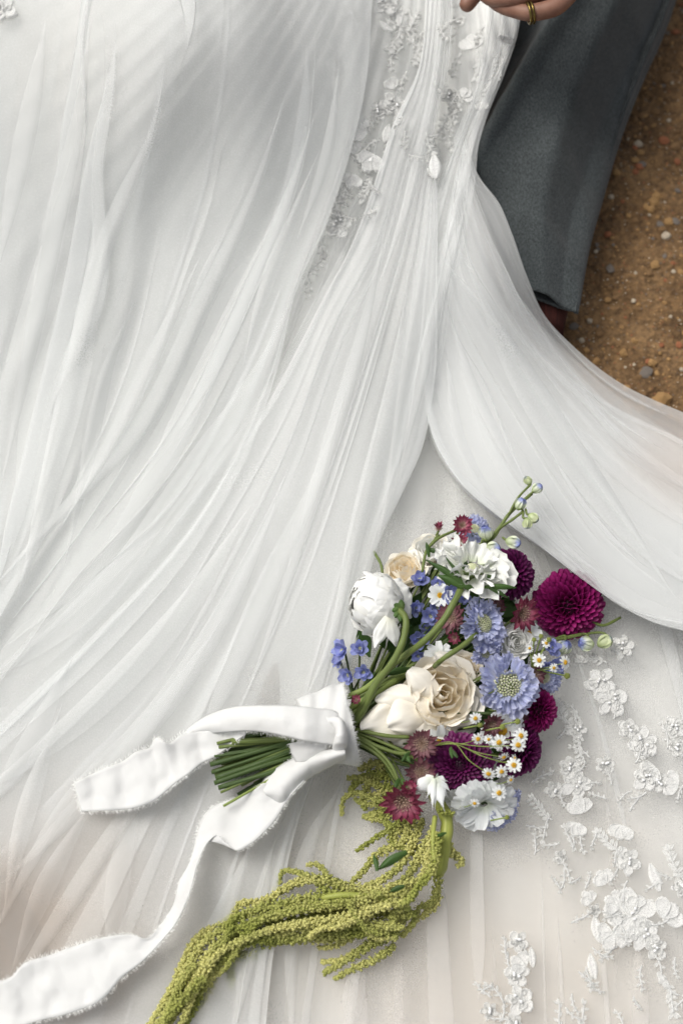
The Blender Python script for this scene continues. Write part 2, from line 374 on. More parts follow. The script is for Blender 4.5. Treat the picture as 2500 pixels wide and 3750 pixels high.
def trouf(V, tt, ph):
    for i, t in enumerate(tt):
        for j, p in enumerate(ph):
            c = math.cos(p); up = max(0, math.sin(p)); uc = min(1, max(0, 1 + 3 * math.sin(p))); x, y, z = V[i, j]
            q = Vector((x * 14, y * 5, 0)); d = 0.006 * noise.noise(q) + .003 * noise.noise(Vector((x * 30 + y * 22, y * 30, 1)))
            # pressed crease: sharp ridge
            cr = -0.58 + 0.70 * t
            k_ = 1 - .9 * t; d += k_ * (0.010 * math.exp(-abs(c - cr) / .05) * up + (0.0 if c > cr else -0.085 * uc * min(1, (cr - c) * 2.0)))
            # bend folds behind the knee at the top and breaks above the hem
            s = ((y - .440) * .085 - (x - .185) * .144) / .167
            d += (0.016 * math.exp(-(s / .009) ** 2) - .055 * float(ss(.0, .032, s))) * uc
            d += 0.0035 * math.sin((y * .6 + x * .9) * 110 + 2 * noise.noise(Vector((x * 9, y * 9, 4)))) * up * float(ss(.5, .9, t)) * (.4 + .6 * noise.noise(Vector((x * 20, y * 20, 2))))
            V[i, j, 2] += d
    return V
me = tube_loft('trouser_leg', tA, tB, [.11, .10, .085, .075, .07, .066, .062, .060], [.075, .065, .05, .045, .042, .036, .024, .006], 150, 90, M_trous, 2.3, trouf)
leg = inworld('trouser_leg', me, person)
lt = BVHTree.FromPolygons([tuple(v.co) for v in me.vertices], [tuple(p.vertices) for p in me.polygons])
def onleg(x, y):
    h = lt.ray_cast(CAM, (W(x, y, 0) - CAM).normalized())[0]; return h or W(x, y, .08)
for nm_, pts_, r_ in (('pressed_crease', [(2345, -60), (2300, 140), (2230, 350), (2180, 490), (2120, 650), (2060, 850), (2002, 1060)], .0009), ('hem_seam', [(1950, 1036), (2000, 1048), (2060, 1066), (2110, 1082)], .0004)):
    P_ = np.array([onleg(x, y) for x, y in crv(pts_, 40)]); P_[1:-1] = (P_[:-2] + P_[1:-1] + P_[2:]) / 3; P_[:, 2] += .0004
    inworld(nm_, tube(nm_, P_, r_ * 1.7, M_trous, 6), person)
md = leg.modifiers.new('thick', 'SOLIDIFY'); md.thickness = .0022; md.offset = -1
me = tube_loft('lower_leg', [(1800, 700), (1880, 950), (1930, 1080), (1955, 1220)], [(2100, 700), (2110, 950), (2085, 1100), (2060, 1230)], [.045, .042, .038, .02], [.022, .022, .020, .022], 20, 24, M_sock, 2, close=True)
inworld('sock', me, person)
# hand, fingers pointing left, seen only along its lower edge; one mesh
def hand():
    """chains of joints with radii: forearm, palm, four fingers and a thumb"""
    z0 = .235; verts = []; edges = []; rad = []
    def chain(pts, start=None):
        prev = start
        for (x, y, dz, r) in pts:
            verts.append(W(x - 8, y + 26, z0 + dz)); rad.append(r)
            if prev is not None: edges.append((prev, len(verts) - 1))
            prev = len(verts) - 1
        return prev
    w0 = chain([(2420, -560, .02, .026)]); w1 = chain([(2300, -330, .01, .024), (2180, -190, .008, .026)], w0)
    chain([(2110, -80, 0, .0115), (2045, 2, -.002, .0098), (1945, 24, -.006, .0088), (1850, 0, -.016, .0080), (1800, -28, -.024, .0070)], w1)
    chain([(2090, -130, .004, .0115), (1990, -55, .002, .0100), (1880, -30, -.003, .0090), (1800, -30, -.014, .0080), (1765, -60, -.022, .0072)], w1)
    chain([(2080, -190, .006, .0115), (1970, -130, .004, .0102), (1850, -95, -.002, .0092), (1770, -95, -.010, .0085)], w1)
    chain([(2090, -250, .004, .0110), (1980, -220, .002, .0100), (1880, -170, -.004, .0090), (1800, -140, -.010, .0085)], w1)
    chain([(2180, -330, -.005, .014), (2020, -330, -.008, .0115), (1860, -180, -.012, .0092), (1755, -60, -.018, .0088), (1700, 12, -.022, .0082)], w1)
    me = bpy.data.meshes.new('body'); me.from_pydata([tuple(v) for v in verts], edges, []); me.materials.append(M_skin)
    o = inworld('body', me, person)
    sk = o.modifiers.new('skin', 'SKIN'); sk.use_smooth_shade = True
    for i, r in enumerate(rad): me.skin_vertices[0].data[i].radius = (r, r)
    me.skin_vertices[0].data[2].use_root = True
    su = o.modifiers.new('sub', 'SUBSURF'); su.levels = 2; su.render_levels = 2
    # nail on the finger tip
    return o
hand()
a = np.linspace(0, 2 * PI, 40); cc = W(1940, 48, .230)
ax = (W(2037, 28, .23) - W(1937, 50, .228)).normalized(); u1 = ax.cross(Vector((0, 0, 1))).normalized(); u2 = ax.cross(u1)
b = Bag()
for k in (-1, 1):
    P = np.array([cc + ax * (k * .0016) + (u1 * math.cos(t) + u2 * math.sin(t)) * .0098 for t in a]); v, f, _ = tube_data(P, .0014, 8, False); b.add(v, f)
inworld('ring', b.mesh('ring', M_gold), person)

# ------------------------------------------------------------------ wedding dress
dress = root('wedding_dress', 1000, 300, .03, label='white tulle wedding dress with floral lace spread over the dirt under the bouquet', cat='dress')
def wpt(x, y): p = W(x, y, .03); return p.x, p.y
dirtc = (0.36, 0.25, 0.16)
st = [(*wpt(-40, 3380), .14, (0.15, 0.085, 0.04), .9), (*wpt(300, 3420), .18, (0.50, 0.38, 0.28), .5), (*wpt(120, 3130), .10, (0.5, 0.4, 0.3), .5),
      (*wpt(2460, 1720), .07, (0.62, 0.50, 0.42), .45), (*wpt(2050, 3650), .30, (0.62, 0.55, 0.47), .45), (*wpt(1350, 3450), .24, (0.62, 0.55, 0.47), .35), (*wpt(250, 480), .10, (.66, .60, .52), .35)]
M_under = cloth_mat('ivory_lining', (0.72, 0.72, 0.70), st, vary=.015)
M_satin = cloth_mat('white_lining', (0.73, 0.73, 0.72), (), vary=.02)
M_t1 = tulle_mat('tulle_sheer', 0.30); M_t2 = tulle_mat('tulle_white', 0.38, (0.88, 0.89, 0.885)); M_t3 = tulle_mat('tulle_dense', 0.50, (0.88, 0.885, 0.88), .05); M_t0 = tulle_mat('tulle_thin', 0.22); M_t1w = tulle_mat('tulle_ivory', 0.26, (0.87, 0.86, 0.84))

def wavefield(seed, n=7):
    r = np.random.default_rng(seed); return [(r.uniform(4, 34), r.uniform(0, 6.28), r.uniform(-1.2, 1.2), r.uniform(.5, 3), r.uniform(0, 6.28)) for _ in range(n)]
def waves(Sv, V, wf, amp):
    z = 0
    for (f, p, d, vf, vp) in wf: z = z + np.sin(f * 2 * Sv + p + d * 2 * V * 3) * (.5 + .5 * np.sin(vf * 3 * V + vp)) / (1 + f * .06)
    return amp * z / len(wf) * 2

def guide_grid(guides, nv=160, ns=240):
    G = np.array([crv(g, nv) for g in guides])            # k, nv, 2
    k = len(guides); t = np.linspace(0, k - 1, ns); i = np.clip(t.astype(int), 0, k - 2); u = (t - i)[:, None, None]
    P0 = G[np.clip(i - 1, 0, k - 1)]; P1 = G[i]; P2 = G[i + 1]; P3 = G[np.clip(i + 2, 0, k - 1)]
    m1 = (P2 - P0) / 2; m2 = (P3 - P1) / 2
    return (2 * u**3 - 3 * u**2 + 1) * P1 + (u**3 - 2 * u**2 + u) * m1 + (-2 * u**3 + 3 * u**2) * P2 + (u**3 - u**2) * m2

def sheet(name, guides, ns, nv, nfold, zoff, mat, seed, wr=(.004, .02), amp=.006, ov=(1.5, 3.0), hr=(.002, .006), zex=None, extra=(), jit=0):
    if jit:
        jr = np.random.default_rng(seed + 900); guides = [g if k in (0, len(guides) - 1) else [(x + jr.uniform(-jit, jit), y) for x, y in g] for k, g in enumerate(guides)]
    GG = guide_grid(guides); r = np.random.default_rng(seed)
    Sv, V = np.meshgrid(np.linspace(0, 1, ns), np.linspace(0, 1, nv), indexing='ij')
    D = np.zeros_like(Sv); Z = waves(Sv, V, wavefield(seed + 50), amp)
    fl = []
    for q in range(nfold):
        c0 = (q + r.uniform(.1, .9)) / nfold * .96 + .02; w0 = wr[0] + (wr[1] - wr[0]) * r.uniform() ** 1.8
        a0 = r.uniform(-.25, .75); l = r.uniform(.25, .8)
        fl.append((c0, w0, r.uniform(*ov), r.uniform(*hr), r.uniform(-.05, .05), a0, a0 + l, r.choice([-1, 1]), r.uniform(2, 7), r.uniform(0, 6.28)))
    fl += list(extra)
    for (c0, w0, ov_, h, dr, va, vb, sg, wf, wp) in fl:
        A = ss(va, va + .15, V) * (1 - ss(vb - .15, vb, V)); A = A if va > 0 else (1 - ss(vb - .15, vb, V))
        c = c0 + dr * (V - .5) + .35 * w0 * np.sin(wf * V + wp); ww = w0 * (.6 + .6 * V)
        t = (Sv - c) / ww; e = np.exp(-t * t / 2)
        D -= A * ov_ * ww * t * e * .9; Z += A * h * e * (1 + .7 * sg * t)
    S2 = np.clip(Sv + D, 0, 1)
    ni, nj = GG.shape[:2]; x = S2 * (ni - 1); i = np.clip(x.astype(int), 0, ni - 2); fx = (x - i)[..., None]
    y = V * (nj - 1); j = np.clip(y.astype(int), 0, nj - 2); fy = (y - j)[..., None]
    P = (GG[i, j] * (1 - fx) + GG[i + 1, j] * fx) * (1 - fy) + (GG[i, j + 1] * (1 - fx) + GG[i + 1, j + 1] * fx) * fy
    z = Zf(P[..., 0], P[..., 1]) + zoff + Z
    if zex is not None: z = z + zex(Sv, V)
    X = Wd(P[..., 0], P[..., 1], z)
    uv = np.stack([Sv, V], -1).reshape(-1, 2)
    me = mesh(name, X.reshape(-1, 3), gridF(ns, nv), mat, uv)
    return inworld(name, me, dress)

G0 = [(-250, -250), (-350, 600), (-500, 1500), (-700, 3000), (-800, 4000)]
G1 = [(120, -250), (100, 0), (30, 500), (-60, 1000), (-200, 1700), (-450, 2400), (-600, 3300)]
G2 = [(320, -250), (300, 100), (230, 500), (140, 950), (30, 1500), (-150, 2200), (-350, 2900)]
G3 = [(520, -250), (500, 150), (430, 600), (350, 1080), (250, 1450), (110, 1950), (-60, 2400), (-300, 2900)]
G4 = [(760, -250), (760, 100), (700, 500), (600, 900), (430, 1400), (190, 1850), (-40, 2230), (-300, 2750)]
G5 = [(1000, -250), (1020, 150), (960, 620), (790, 1080), (580, 1520), (310, 1950), (0, 2340), (-280, 2700)]
G6 = [(1200, -250), (1220, 200), (1160, 660), (1000, 1080), (830, 1450), (600, 1830), (320, 2170), (0, 2500), (-250, 2780)]
G6e = [(1370, -250), (1362, 0), (1335, 330), (1270, 600), (1200, 810), (1090, 1050), (1010, 1370), (900, 1680), (720, 2000), (430, 2350), (80, 2680), (-250, 2980)]
B0 = [(1560, -250), (1558, 0), (1530, 255), (1440, 450), (1380, 640), (1285, 900), (1190, 1080), (1040, 1370), (880, 1650), (660, 1990), (380, 2300), (0, 2650), (-250, 2900)]
B1 = [(1590, -250), (1590, 0), (1560, 300), (1480, 600), (1390, 900), (1240, 1200), (1070, 1650), (840, 2100), (580, 2560), (270, 2930), (0, 3230), (-220, 3500)]
B2 = [(1620, -250), (1620, 0), (1595, 300), (1530, 600), (1460, 900), (1340, 1300), (1190, 1750), (990, 2250), (760, 2750), (540, 3300), (390, 3750), (290, 4100)]
B3 = [(1640, -250), (1640, 0), (1625, 250), (1560, 600), (1530, 900), (1450, 1300), (1330, 1800), (1180, 2350), (1030, 2850), (880, 3300), (760, 3750), (700, 4100)]
B4 = [(1655, -250), (1655, 0), (1645, 220), (1592, 450), (1600, 700), (1600, 1000), (1590, 1400), (1545, 1640), (1460, 1830), (1385, 1990), (1320, 2300), (1200, 2700), (1080, 3050), (1000, 3500), (950, 4100)]
S0 = [(1790, -250), (1780, 100), (1720, 380), (1640, 590), (1590, 720), (1540, 900), (1480, 1200), (1420, 1500), (1380, 1800)]
S1 = [(1850, -250), (1850, 60), (1800, 280), (1700, 540), (1650, 800), (1580, 1100), (1500, 1400), (1450, 1650), (1400, 1900)]
S2g = [(1930, -250), (1912, 0), (1893, 130), (1850, 260), (1782, 430), (1752, 530), (1740, 660), (1715, 800), (1690, 930), (1655, 1070), (1620, 1300), (1570, 1470), (1510, 1670), (1440, 1850)]
C0 = [(1700, 480), (1750, 640), (1830, 750), (1868, 840), (1932, 1020), (1990, 1150), (2100, 1270), (2250, 1390), (2500, 1510), (2750, 1600)]
C1 = [(1690, 560), (1760, 780), (1840, 960), (1925, 1130), (2050, 1290), (2200, 1450), (2500, 1660), (2750, 1780)]
C2 = [(1670, 650), (1740, 930), (1830, 1110), (1960, 1300), (2120, 1500), (2300, 1700), (2500, 1860), (2750, 2020)]
C3 = [(1640, 800), (1700, 1100), (1800, 1280), (1930, 1480), (2080, 1700), (2250, 1920), (2450, 2100), (2750, 2290)]
C4 = [(1610, 950), (1650, 1250), (1720, 1430), (1830, 1650), (1970, 1880), (2130, 2080), (2300, 2200), (2500, 2270), (2750, 2320)]
C5 = [(1560, 1050), (1545, 1380), (1570, 1600), (1670, 1775), (1820, 1905), (1988, 2018), (2128, 2122), (2268, 2218), (2400, 2285), (2500, 2312), (2750, 2370)]
D0 = [(1480, 1500), (1350, 2000), (1200, 2600), (1080, 3000), (980, 3500), (900, 4100)]
D1 = [(1550, 1500), (1500, 1900), (1400, 2600), (1300, 3300), (1250, 4100)]
D2 = [(1620, 1550), (1700, 2400), (1690, 3000), (1700, 4100)]
D3 = [(1720, 1700), (1950, 2500), (2000, 3100), (2050, 4100)]
D4 = [(1950, 1950), (2200, 2600), (2300, 3200), (2350, 4100)]
D5 = [(2300, 2100), (2450, 2700), (2600, 3200), (2700, 4100)]
D6 = [(2750, 2200), (2800, 3000), (2900, 4100)]

# opaque underskirt: rows between the left and the dress's right edge
ys = np.linspace(-250, 4100, 330)
ye = [-250, 0, 130, 270, 430, 520, 640, 820, 1020, 1150, 1270, 1390, 1510, 1600, 1750, 1900, 4200]
xe = [1925, 1905, 1885, 1835, 1765, 1735, 1715, 1740, 1800, 1870, 1960, 2090, 2280, 2480, 2750, 2850, 2850]
xr = np.interp(ys, ye, xe); xr = np.convolve(np.pad(xr, 3, 'edge'), np.ones(7) / 7, 'valid')
nc = 330; U = np.linspace(0, 1, nc); xl = np.interp(ys, [2800, 3050, 3300, 3500, 3700, 4100], [-450, -60, 120, 180, 60, -300]) + 14 * np.sin(ys * .013); PX = xl[:, None] + (xr[:, None] - xl[:, None]) * U[None]; PY = np.repeat(ys[:, None], nc, 1)
# fold coordinate: fans out from the waist
ang = np.arctan2(PX - 1650, PY + 900)
fz = .010 * np.sin(ang * 26 + .0012 * PY) * ss(-100, 900, PY) + .006 * np.sin(ang * 61 + 2 + .002 * PX) * ss(300, 1500, PY) + .003 * np.sin(ang * 140)
fz = fz * (1 - .75 * ss(1450, 1700, PX) * ss(1500, 2300, PY)) + .0015 * np.sin(PX * .018 + PY * .003) * ss(1500, 1900, PX)
z = Zf(PX, PY) - .027 + fz * .8
me = mesh('underskirt', Wd(PX, PY, z).reshape(-1, 3), gridF(330, nc), M_under)
inworld('underskirt', me, dress)

GL = [G0, G1, G2, G3, G4, G5, G6, G6e]; GB = [B0, B1, B2, B3, B4]; GS = [S0, S1, S2g]; GC = [C0, C1, C2, C3, C4, C5]; GD = [D0, D1, D2, D3, D4, D5, D6]
shs = []
shs.append(sheet('tulle_layer', [G0, G2, G4, G6, G6e, B0, B2, B4], 700, 200, 34, -.002, M_t1, 11, (.002, .008), .006, (2, 6), (.001, .004), jit=18))
shs.append(sheet('tulle_layer', GD, 420, 140, 15, -.003, M_t1w, 12, (.003, .012), .004, (2, 6), (.001, .004)))
shs.append(sheet('tulle_layer', GD, 460, 150, 16, .007, M_t0, 32, (.003, .009), .004, (2, 7), (.001, .0025), jit=30))
shs.append(sheet('tulle_layer', [B3, B4, S0, S1, S2g], 200, 120, 9, -.002, M_t0, 17, (.008, .03), .004))
lace_surface = list(shs)
ov = sheet('tulle_layer', GL, 720, 220, 26, .008, M_t2, 13, (.002, .008), .012, (3, 10), (.001, .004))
ov2 = sheet('tulle_layer', GL, 520, 180, 15, .014, M_t1, 14, (.003, .010), .014, (3, 10), (.001, .005), jit=60)
bb = sheet('tulle_layer', GB, 520, 220, 14, .014, M_t3, 15, (.004, .012), .006, (2, 7), (.001, .003))
bb2 = sheet('tulle_layer', GB, 420, 180, 9, .020, M_t1, 19, (.004, .014), .007, (2, 7), (.001, .003), jit=14)
cl = sheet('tulle_layer', GS, 220, 160, 9, .012, M_t2, 16, (.012, .05), .004)
def roll(Sv, V): return .036 * ss(.40, .95, Sv) * ss(.15, .5, V) - .060 * ss(.955, 1.0, Sv) ** 2 * ss(.1, .4, V)
c1 = sheet('tulle_layer', [C1, C2, C3, C4, C5], 420, 200, 12, .006, M_t3, 21, (.003, .010), .008, (2, 7), (.001, .003), zex=roll)
c2 = sheet('tulle_layer', GC, 520, 200, 18, .012, M_t2, 22, (.003, .009), .010, (2, 8), (.001, .004), zex=roll)
c3 = sheet('skirt_lining', [C2, C3, C4, C5], 260, 160, 8, .000, M_satin, 23, (.006, .02), .007, zex=roll)
c4 = sheet('tulle_layer', GC, 420, 160, 10, .017, M_t0, 24, (.004, .012), .010, (2, 8), (.001, .004), jit=30, zex=roll)

# ------------------------------------------------------------------ lace appliques
M_lace = plain_mat('lace_thread', (0.80, 0.80, 0.78), (0.90, 0.90, 0.885), 900, .6, .35, .0008, detail=2, transl=.3)
t = M_lace.node_tree; src = t.nodes['Material Output'].inputs[0].links[0].from_socket
ns = N(t, 'ShaderNodeTexNoise', Scale=1100.0, Detail=2.0); tcx = N(t, 'ShaderNodeTexCoord'); t.links.new(tcx.outputs['Object'], ns.inputs['Vector'])
rr_ = ramp(t, [(.34, (.6, .6, .6)), (.52, (1, 1, 1))], ns.outputs[0]); mm = N(t, 'ShaderNodeMixShader'); tp_ = N(t, 'ShaderNodeBsdfTransparent')
t.links.new(rr_.outputs[0], mm.inputs[0]); t.links.new(tp_.outputs[0], mm.inputs[1]); t.links.new(src, mm.inputs[2]); t.links.new(mm.outputs[0], t.nodes['Material Output'].inputs[0])
M_pearl = plain_mat('bead', (0.8, 0.8, 0.78), (0.95, 0.95, 0.94), 90, .12, .0, spec=.8)
def lace_petal(b, cx, cy, ang, L, Wd_, seed, z0=0):
    r = random.Random(seed); nu, nv = 12, 27; V = []
    ph = r.uniform(0, 6)
    for i in range(nu):
        u = i / (nu - 1)
        for j in range(nv):
            v = j / (nv - 1) * 2 - 1
            le = 1 - .25 * abs(v) ** 2.5 + .06 * abs(math.sin(v * 5 + ph)) - .03
            wv = Wd_ * (0.22 + .78 * math.sin(min(1, u * 1.15) * PI / 2)) * (1 if u < .8 else 1 - (u - .8) * .9)
            x = v * wv; y = u * L * le
            rim = max(math.exp(-((u - .93) / .07) ** 2), math.exp(-((abs(v) - .93) / .09) ** 2) * (u > .1))
            h = .0005 + .0010 * rim + .0005 * math.sin(v * 31 + ph) * (1 - rim) * u + .0003 * math.sin(u * 9 + ph) + .0005 * u
            if u > .99 or abs(v) > .99: h = -.0006
            V.append((cx + x * math.cos(ang) - y * math.sin(ang), cy + x * math.sin(ang) + y * math.cos(ang), z0 + h))
    b.add(V, gridF(nu, nv))
def lace_leaf(b, cx, cy, ang, L, wd, seed):
    nu, nv = 12, 7; V = []; r = random.Random(seed); bend = r.uniform(-.25, .25)
    for i in range(nu):
        u = i / (nu - 1); wv = wd * math.sin(PI * min(1, u * .93 + .05)) ** .8
        for j in range(nv):
            v = j / (nv - 1) * 2 - 1; x = v * wv + bend * L * u * u * .5; y = u * L
            h = .0006 + .0008 * (1 - v * v) * (.6 + .4 * math.sin(u * 22 + abs(v) * 5)) + .001 * (abs(v) > .6)
            if abs(v) > .99: h = -.0006
            V.append((cx + x * math.cos(ang) - y * math.sin(ang), cy + x * math.sin(ang) + y * math.cos(ang), h))
    b.add(V, gridF(nu, nv))
def lace_cord(b, pts, r=.0009):
    P = np.array([(x, y, .0012) for x, y in pts]); v, f, _ = tube_data(crv(P, 14), r, 5); b.add(v, f)
surf = None
def top_z(px, py, fallback=0.0):
    return float(Zf(px, py)) + fallback
trees = []
dg = bpy.context.evaluated_depsgraph_get()
for o in bpy.data.objects:
    if o.name.startswith(('tulle_layer', 'underskirt', 'skirt_lining')):
        v = [tuple(q.co) for q in o.data.vertices]; f = [tuple(p.vertices) for p in o.data.polygons]
        trees.append((o, BVHTree.FromPolygons(v, f)))
def hit(px, py, only=None):
    d = (W(px, py, 0) - CAM).normalized(); best = None
    for o, t in trees:
        if only and o not in only: continue
        h = t.ray_cast(CAM, d)
        if h[0] is not None and (best is None or h[3] < best[3]): best = h
    return best[0] if best else None
STRIPS = [([(431, 771), (356, 1078), (290, 1368), (149, 1890), (60, 2200)], 50), ([(330, 120), (290, 420), (200, 800), (110, 1250), (20, 1700)], 46), ([(150, 150), (90, 500), (20, 900)], 50), 
 ([(1036, 373), (953, 647), (746, 1119), (539, 1534), (207, 1899), (0, 2120)], 44), ([(1150, 450), (1050, 750), (930, 1000), (760, 1350), (560, 1750), (330, 2100), (60, 2330)], 50), ([(1277, 497), (1227, 663), (1119, 995), (978, 1326), (746, 1658), (450, 2050), (200, 2300), (0, 2463)], 42), ([(600, 250), (560, 480), (440, 760), (330, 1100), (250, 1500), (120, 1900)], 36),
 ([(560, 1982), (332, 2198), (100, 2380), (-60, 2480)], 60), ([(1016, 1800), (837, 2198), (580, 2600), (250, 2950), (0, 3400)], 56), ([(880, 1900), (700, 2200), (430, 2520), (150, 2760), (-60, 2900)], 66), ([(1250, 1500), (1150, 1800), (1000, 2100), (850, 2430), (700, 2800)], 46), ([(1300, 829), (1161, 1119), (1053, 1326), (870, 1625), (640, 1930)], 30),
 ([(1480, 1100), (1420, 1500), (1330, 1900), (1200, 2400), (1100, 2600)], 40), ([(1560, 900), (1490, 1400), (1420, 1800), (1370, 2050)], 30), ([(1400, 900), (1300, 1300), (1180, 1700), (1060, 2100), (940, 2450)], 36), ([(620, 2750), (420, 3050), (200, 3400), (40, 3640)], 46), ([(520, 2900), (440, 3200), (400, 3500)], 50), ([(330, 2960), (160, 3250), (60, 3520)], 40),
 ([(900, 3120), (800, 3400), (640, 3780)], 46), ([(1000, 3100), (950, 3350), (850, 3780)], 36), ([(1240, 2900), (1130, 3100), (1080, 3300), (1070, 3780)], 40), ([(700, 1000), (560, 1300), (400, 1650), (250, 1900)], 40), ([(760, 2350), (520, 2700), (250, 3000), (40, 3200)], 46), ([(250, 2450), (120, 2700), (-40, 2950)], 46), ([(200, 2650), (90, 3000), (30, 3300)], 36), ([(1330, 3500), (1300, 3650), (1290, 3800)], 40),
 ([(1620, 150), (1570, 420), (1500, 700), (1400, 1000)], 26), ([(1850, 200), (1760, 420), (1700, 650), (1640, 900)], 24), ([(1690, 800), (1610, 1100), (1540, 1400), (1480, 1650)], 32),
 ([(1800, 900), (1930, 1200), (2100, 1450), (2350, 1700), (2520, 1800)], 44), ([(1720, 1000), (1900, 1400), (2100, 1700), (2400, 2050), (2550, 2150)], 48), ([(1660, 1200), (1760, 1500), (1900, 1780), (2050, 1980), (2200, 2100)], 38), ([(1850, 1000), (2000, 1250), (2250, 1480), (2530, 1640)], 34), ([(1660, 1000), (1850, 1250), (2050, 1560), (2250, 1850), (2450, 2150)], 36), ([(1640, 1350), (1700, 1650), (1820, 1850), (1950, 1980)], 30), ([(1900, 1350), (2150, 1620), (2400, 1850), (2560, 1960)], 30),
 ([(1150, 600), (1060, 820), (960, 1080), (900, 1300)], 26), ([(1230, 300), (1190, 600), (1100, 850)], 22), ([(480, 1150), (400, 1350), (330, 1650), (250, 2000)], 30)]
def strip(pts, wd_, k):
    n, m = 60, 9; pts = [(pts[0][0] * 1.22 - pts[1][0] * .22, pts[0][1] * 1.22 - pts[1][1] * .22)] + pts[1:-1] + [(pts[-1][0] * 1.2 - pts[-2][0] * .2, pts[-1][1] * 1.2 - pts[-2][1] * .2)]; C_ = crv(pts, n); T_ = np.gradient(C_, axis=0); T_ /= np.linalg.norm(T_, axis=1)[:, None]; Nn = np.stack([-T_[:, 1], T_[:, 0]], 1)
    ZZ = np.zeros((n, m)); XX = np.zeros((n, m, 2)); r = random.Random(k); sk = r.choice([-1, 1])
    for i in range(n):
        u = i / (n - 1); ww = wd_ * math.sin(PI * (u * .98 + .01)) ** 1.25 * (.9 + .12 * math.sin(u * 5 + k)) 
        for j in range(m):
            v = j / (m - 1) * 2 - 1; p = C_[i] + Nn[i] * (ww * v + .15 * wd_ * math.sin(u * 4 + k * 2)); XX[i, j] = p
            h = hit(p[0], p[1], BASE); ZZ[i, j] = h.z if h else float(Zf(*p)) + .015
    for _ in range(5):
        ZZ[1:-1] = (ZZ[:-2] + ZZ[1:-1] * 2 + ZZ[2:]) / 4; ZZ[:, 1:-1] = (ZZ[:, :-2] + ZZ[:, 1:-1] + ZZ[:, 2:]) / 3
    v = np.linspace(-1, 1, m)[None]; ev = np.sin(np.linspace(0, PI, n))[:, None]; ZZ = ZZ + .0019 + .0008 * ev + .0036 * ev * (1 - v ** 2) * (1 + sk * v * .8)
    inworld('tulle_fold', mesh('tulle_fold', Wd(XX[..., 0], XX[..., 1], ZZ).reshape(-1, 3), gridF(n, m), [M_t1, M_t0, M_t0][k % 3]), dress)
BASE = [o for o, _ in trees]
for k, (p, w_) in enumerate(STRIPS): strip(p, w_, k)
def lace(kind, px, py, r, ang=0, low=False, seed=None):
    seed = seed if seed is not None else int(px * 3 + py); rr = random.Random(seed)
    h = hit(px, py, lace_surface if low else None) or W(px, py, Zf(px, py)); s = (h - CAM).dot(FW) / FPX; R = r * s; b = Bag(); name = 'lace_flower'
    if kind == 'F':
        n = rr.choice([5, 5, 6]); a0 = rr.uniform(0, 6)
        for i in range(n): lace_petal(b, 0, 0, a0 + i * 2 * PI / n, R * rr.uniform(.85, 1.12), R * rr.uniform(.30, .44), seed + i, .0004 * (i % 2))
        for i in range(n): lace_petal(b, R * .3 * math.cos(a0 + i * 2.1), R * .3 * math.sin(a0 + i * 2.1), a0 + i * 1.7, R * .42, R * .18, seed + i + 9, .0007)
        for i in range(n): lace_leaf(b, 0, 0, a0 + i * 2 * PI / n + .3, R * .4, R * .09, seed + i)
    elif kind == 'P':       # half flower, fan of petals
        name = 'lace_petals'
        for i in range(3): lace_petal(b, 0, -R * .5, ang + (i - 1) * .8, R * rr.uniform(1.1, 1.4), R * .5, seed + i, .0007 * i)
    elif kind == 'L':
        name = 'lace_leaf'; lace_leaf(b, R * math.sin(ang), -R * math.cos(ang), ang, 2 * R, R * .42, seed)
    elif kind == 'S':       # sprig of leaves on a cord
        name = 'lace_sprig'; L = 2 * R; n = 7; pts = []
        for i in range(n):
            u = i / (n - 1); y = (u - .5) * L; x = .12 * L * math.sin(u * 3 + seed); pts.append((x * math.cos(ang) - y * math.sin(ang), x * math.sin(ang) + y * math.cos(ang)))
        lace_cord(b, pts)
        for i in range(1, n):
            sd = 1 if i % 2 else -1
            for q in (sd, -sd)[:(2 if R > .012 else 1)]:
                lace_leaf(b, *pts[i], ang - q * rr.uniform(.6, 1.0), R * rr.uniform(.42, .62), R * .13, seed + i)
        lace_leaf(b, *pts[-1], ang, R * .5, R * .14, seed)
    # lie along the cloth
    dx = W(px + 25, py, Zf(px + 25, py)) - W(px - 25, py, Zf(px - 25, py)); dy = W(px, py - 25, Zf(px, py - 25)) - W(px, py + 25, Zf(px, py + 25))
    n = dx.cross(dy).normalized(); n = (n + Vector((0, 0, 1)) * .6).normalized(); x = (RT - n * RT.dot(n)).normalized(); y = n.cross(x)
    m = Matrix((x, y, n)).transposed().to_4x4(); m.translation = h + n * .0008
    obj(name, b.mesh(name, M_lace), dress, dress.matrix_basis.inverted() @ m)
    if kind == 'F' and r > 30:
        for i in range(3):
            bd = Bag(); v, f = ico(2); bd.add(v * .0014, f)
            obj('bead', bd.mesh('bead', M_pearl), dress, dress.matrix_basis.inverted() @ Matrix.Translation(h + n * .004 + x * R * rr.uniform(-.3, .3) + y * R * rr.uniform(-.3, .3)))
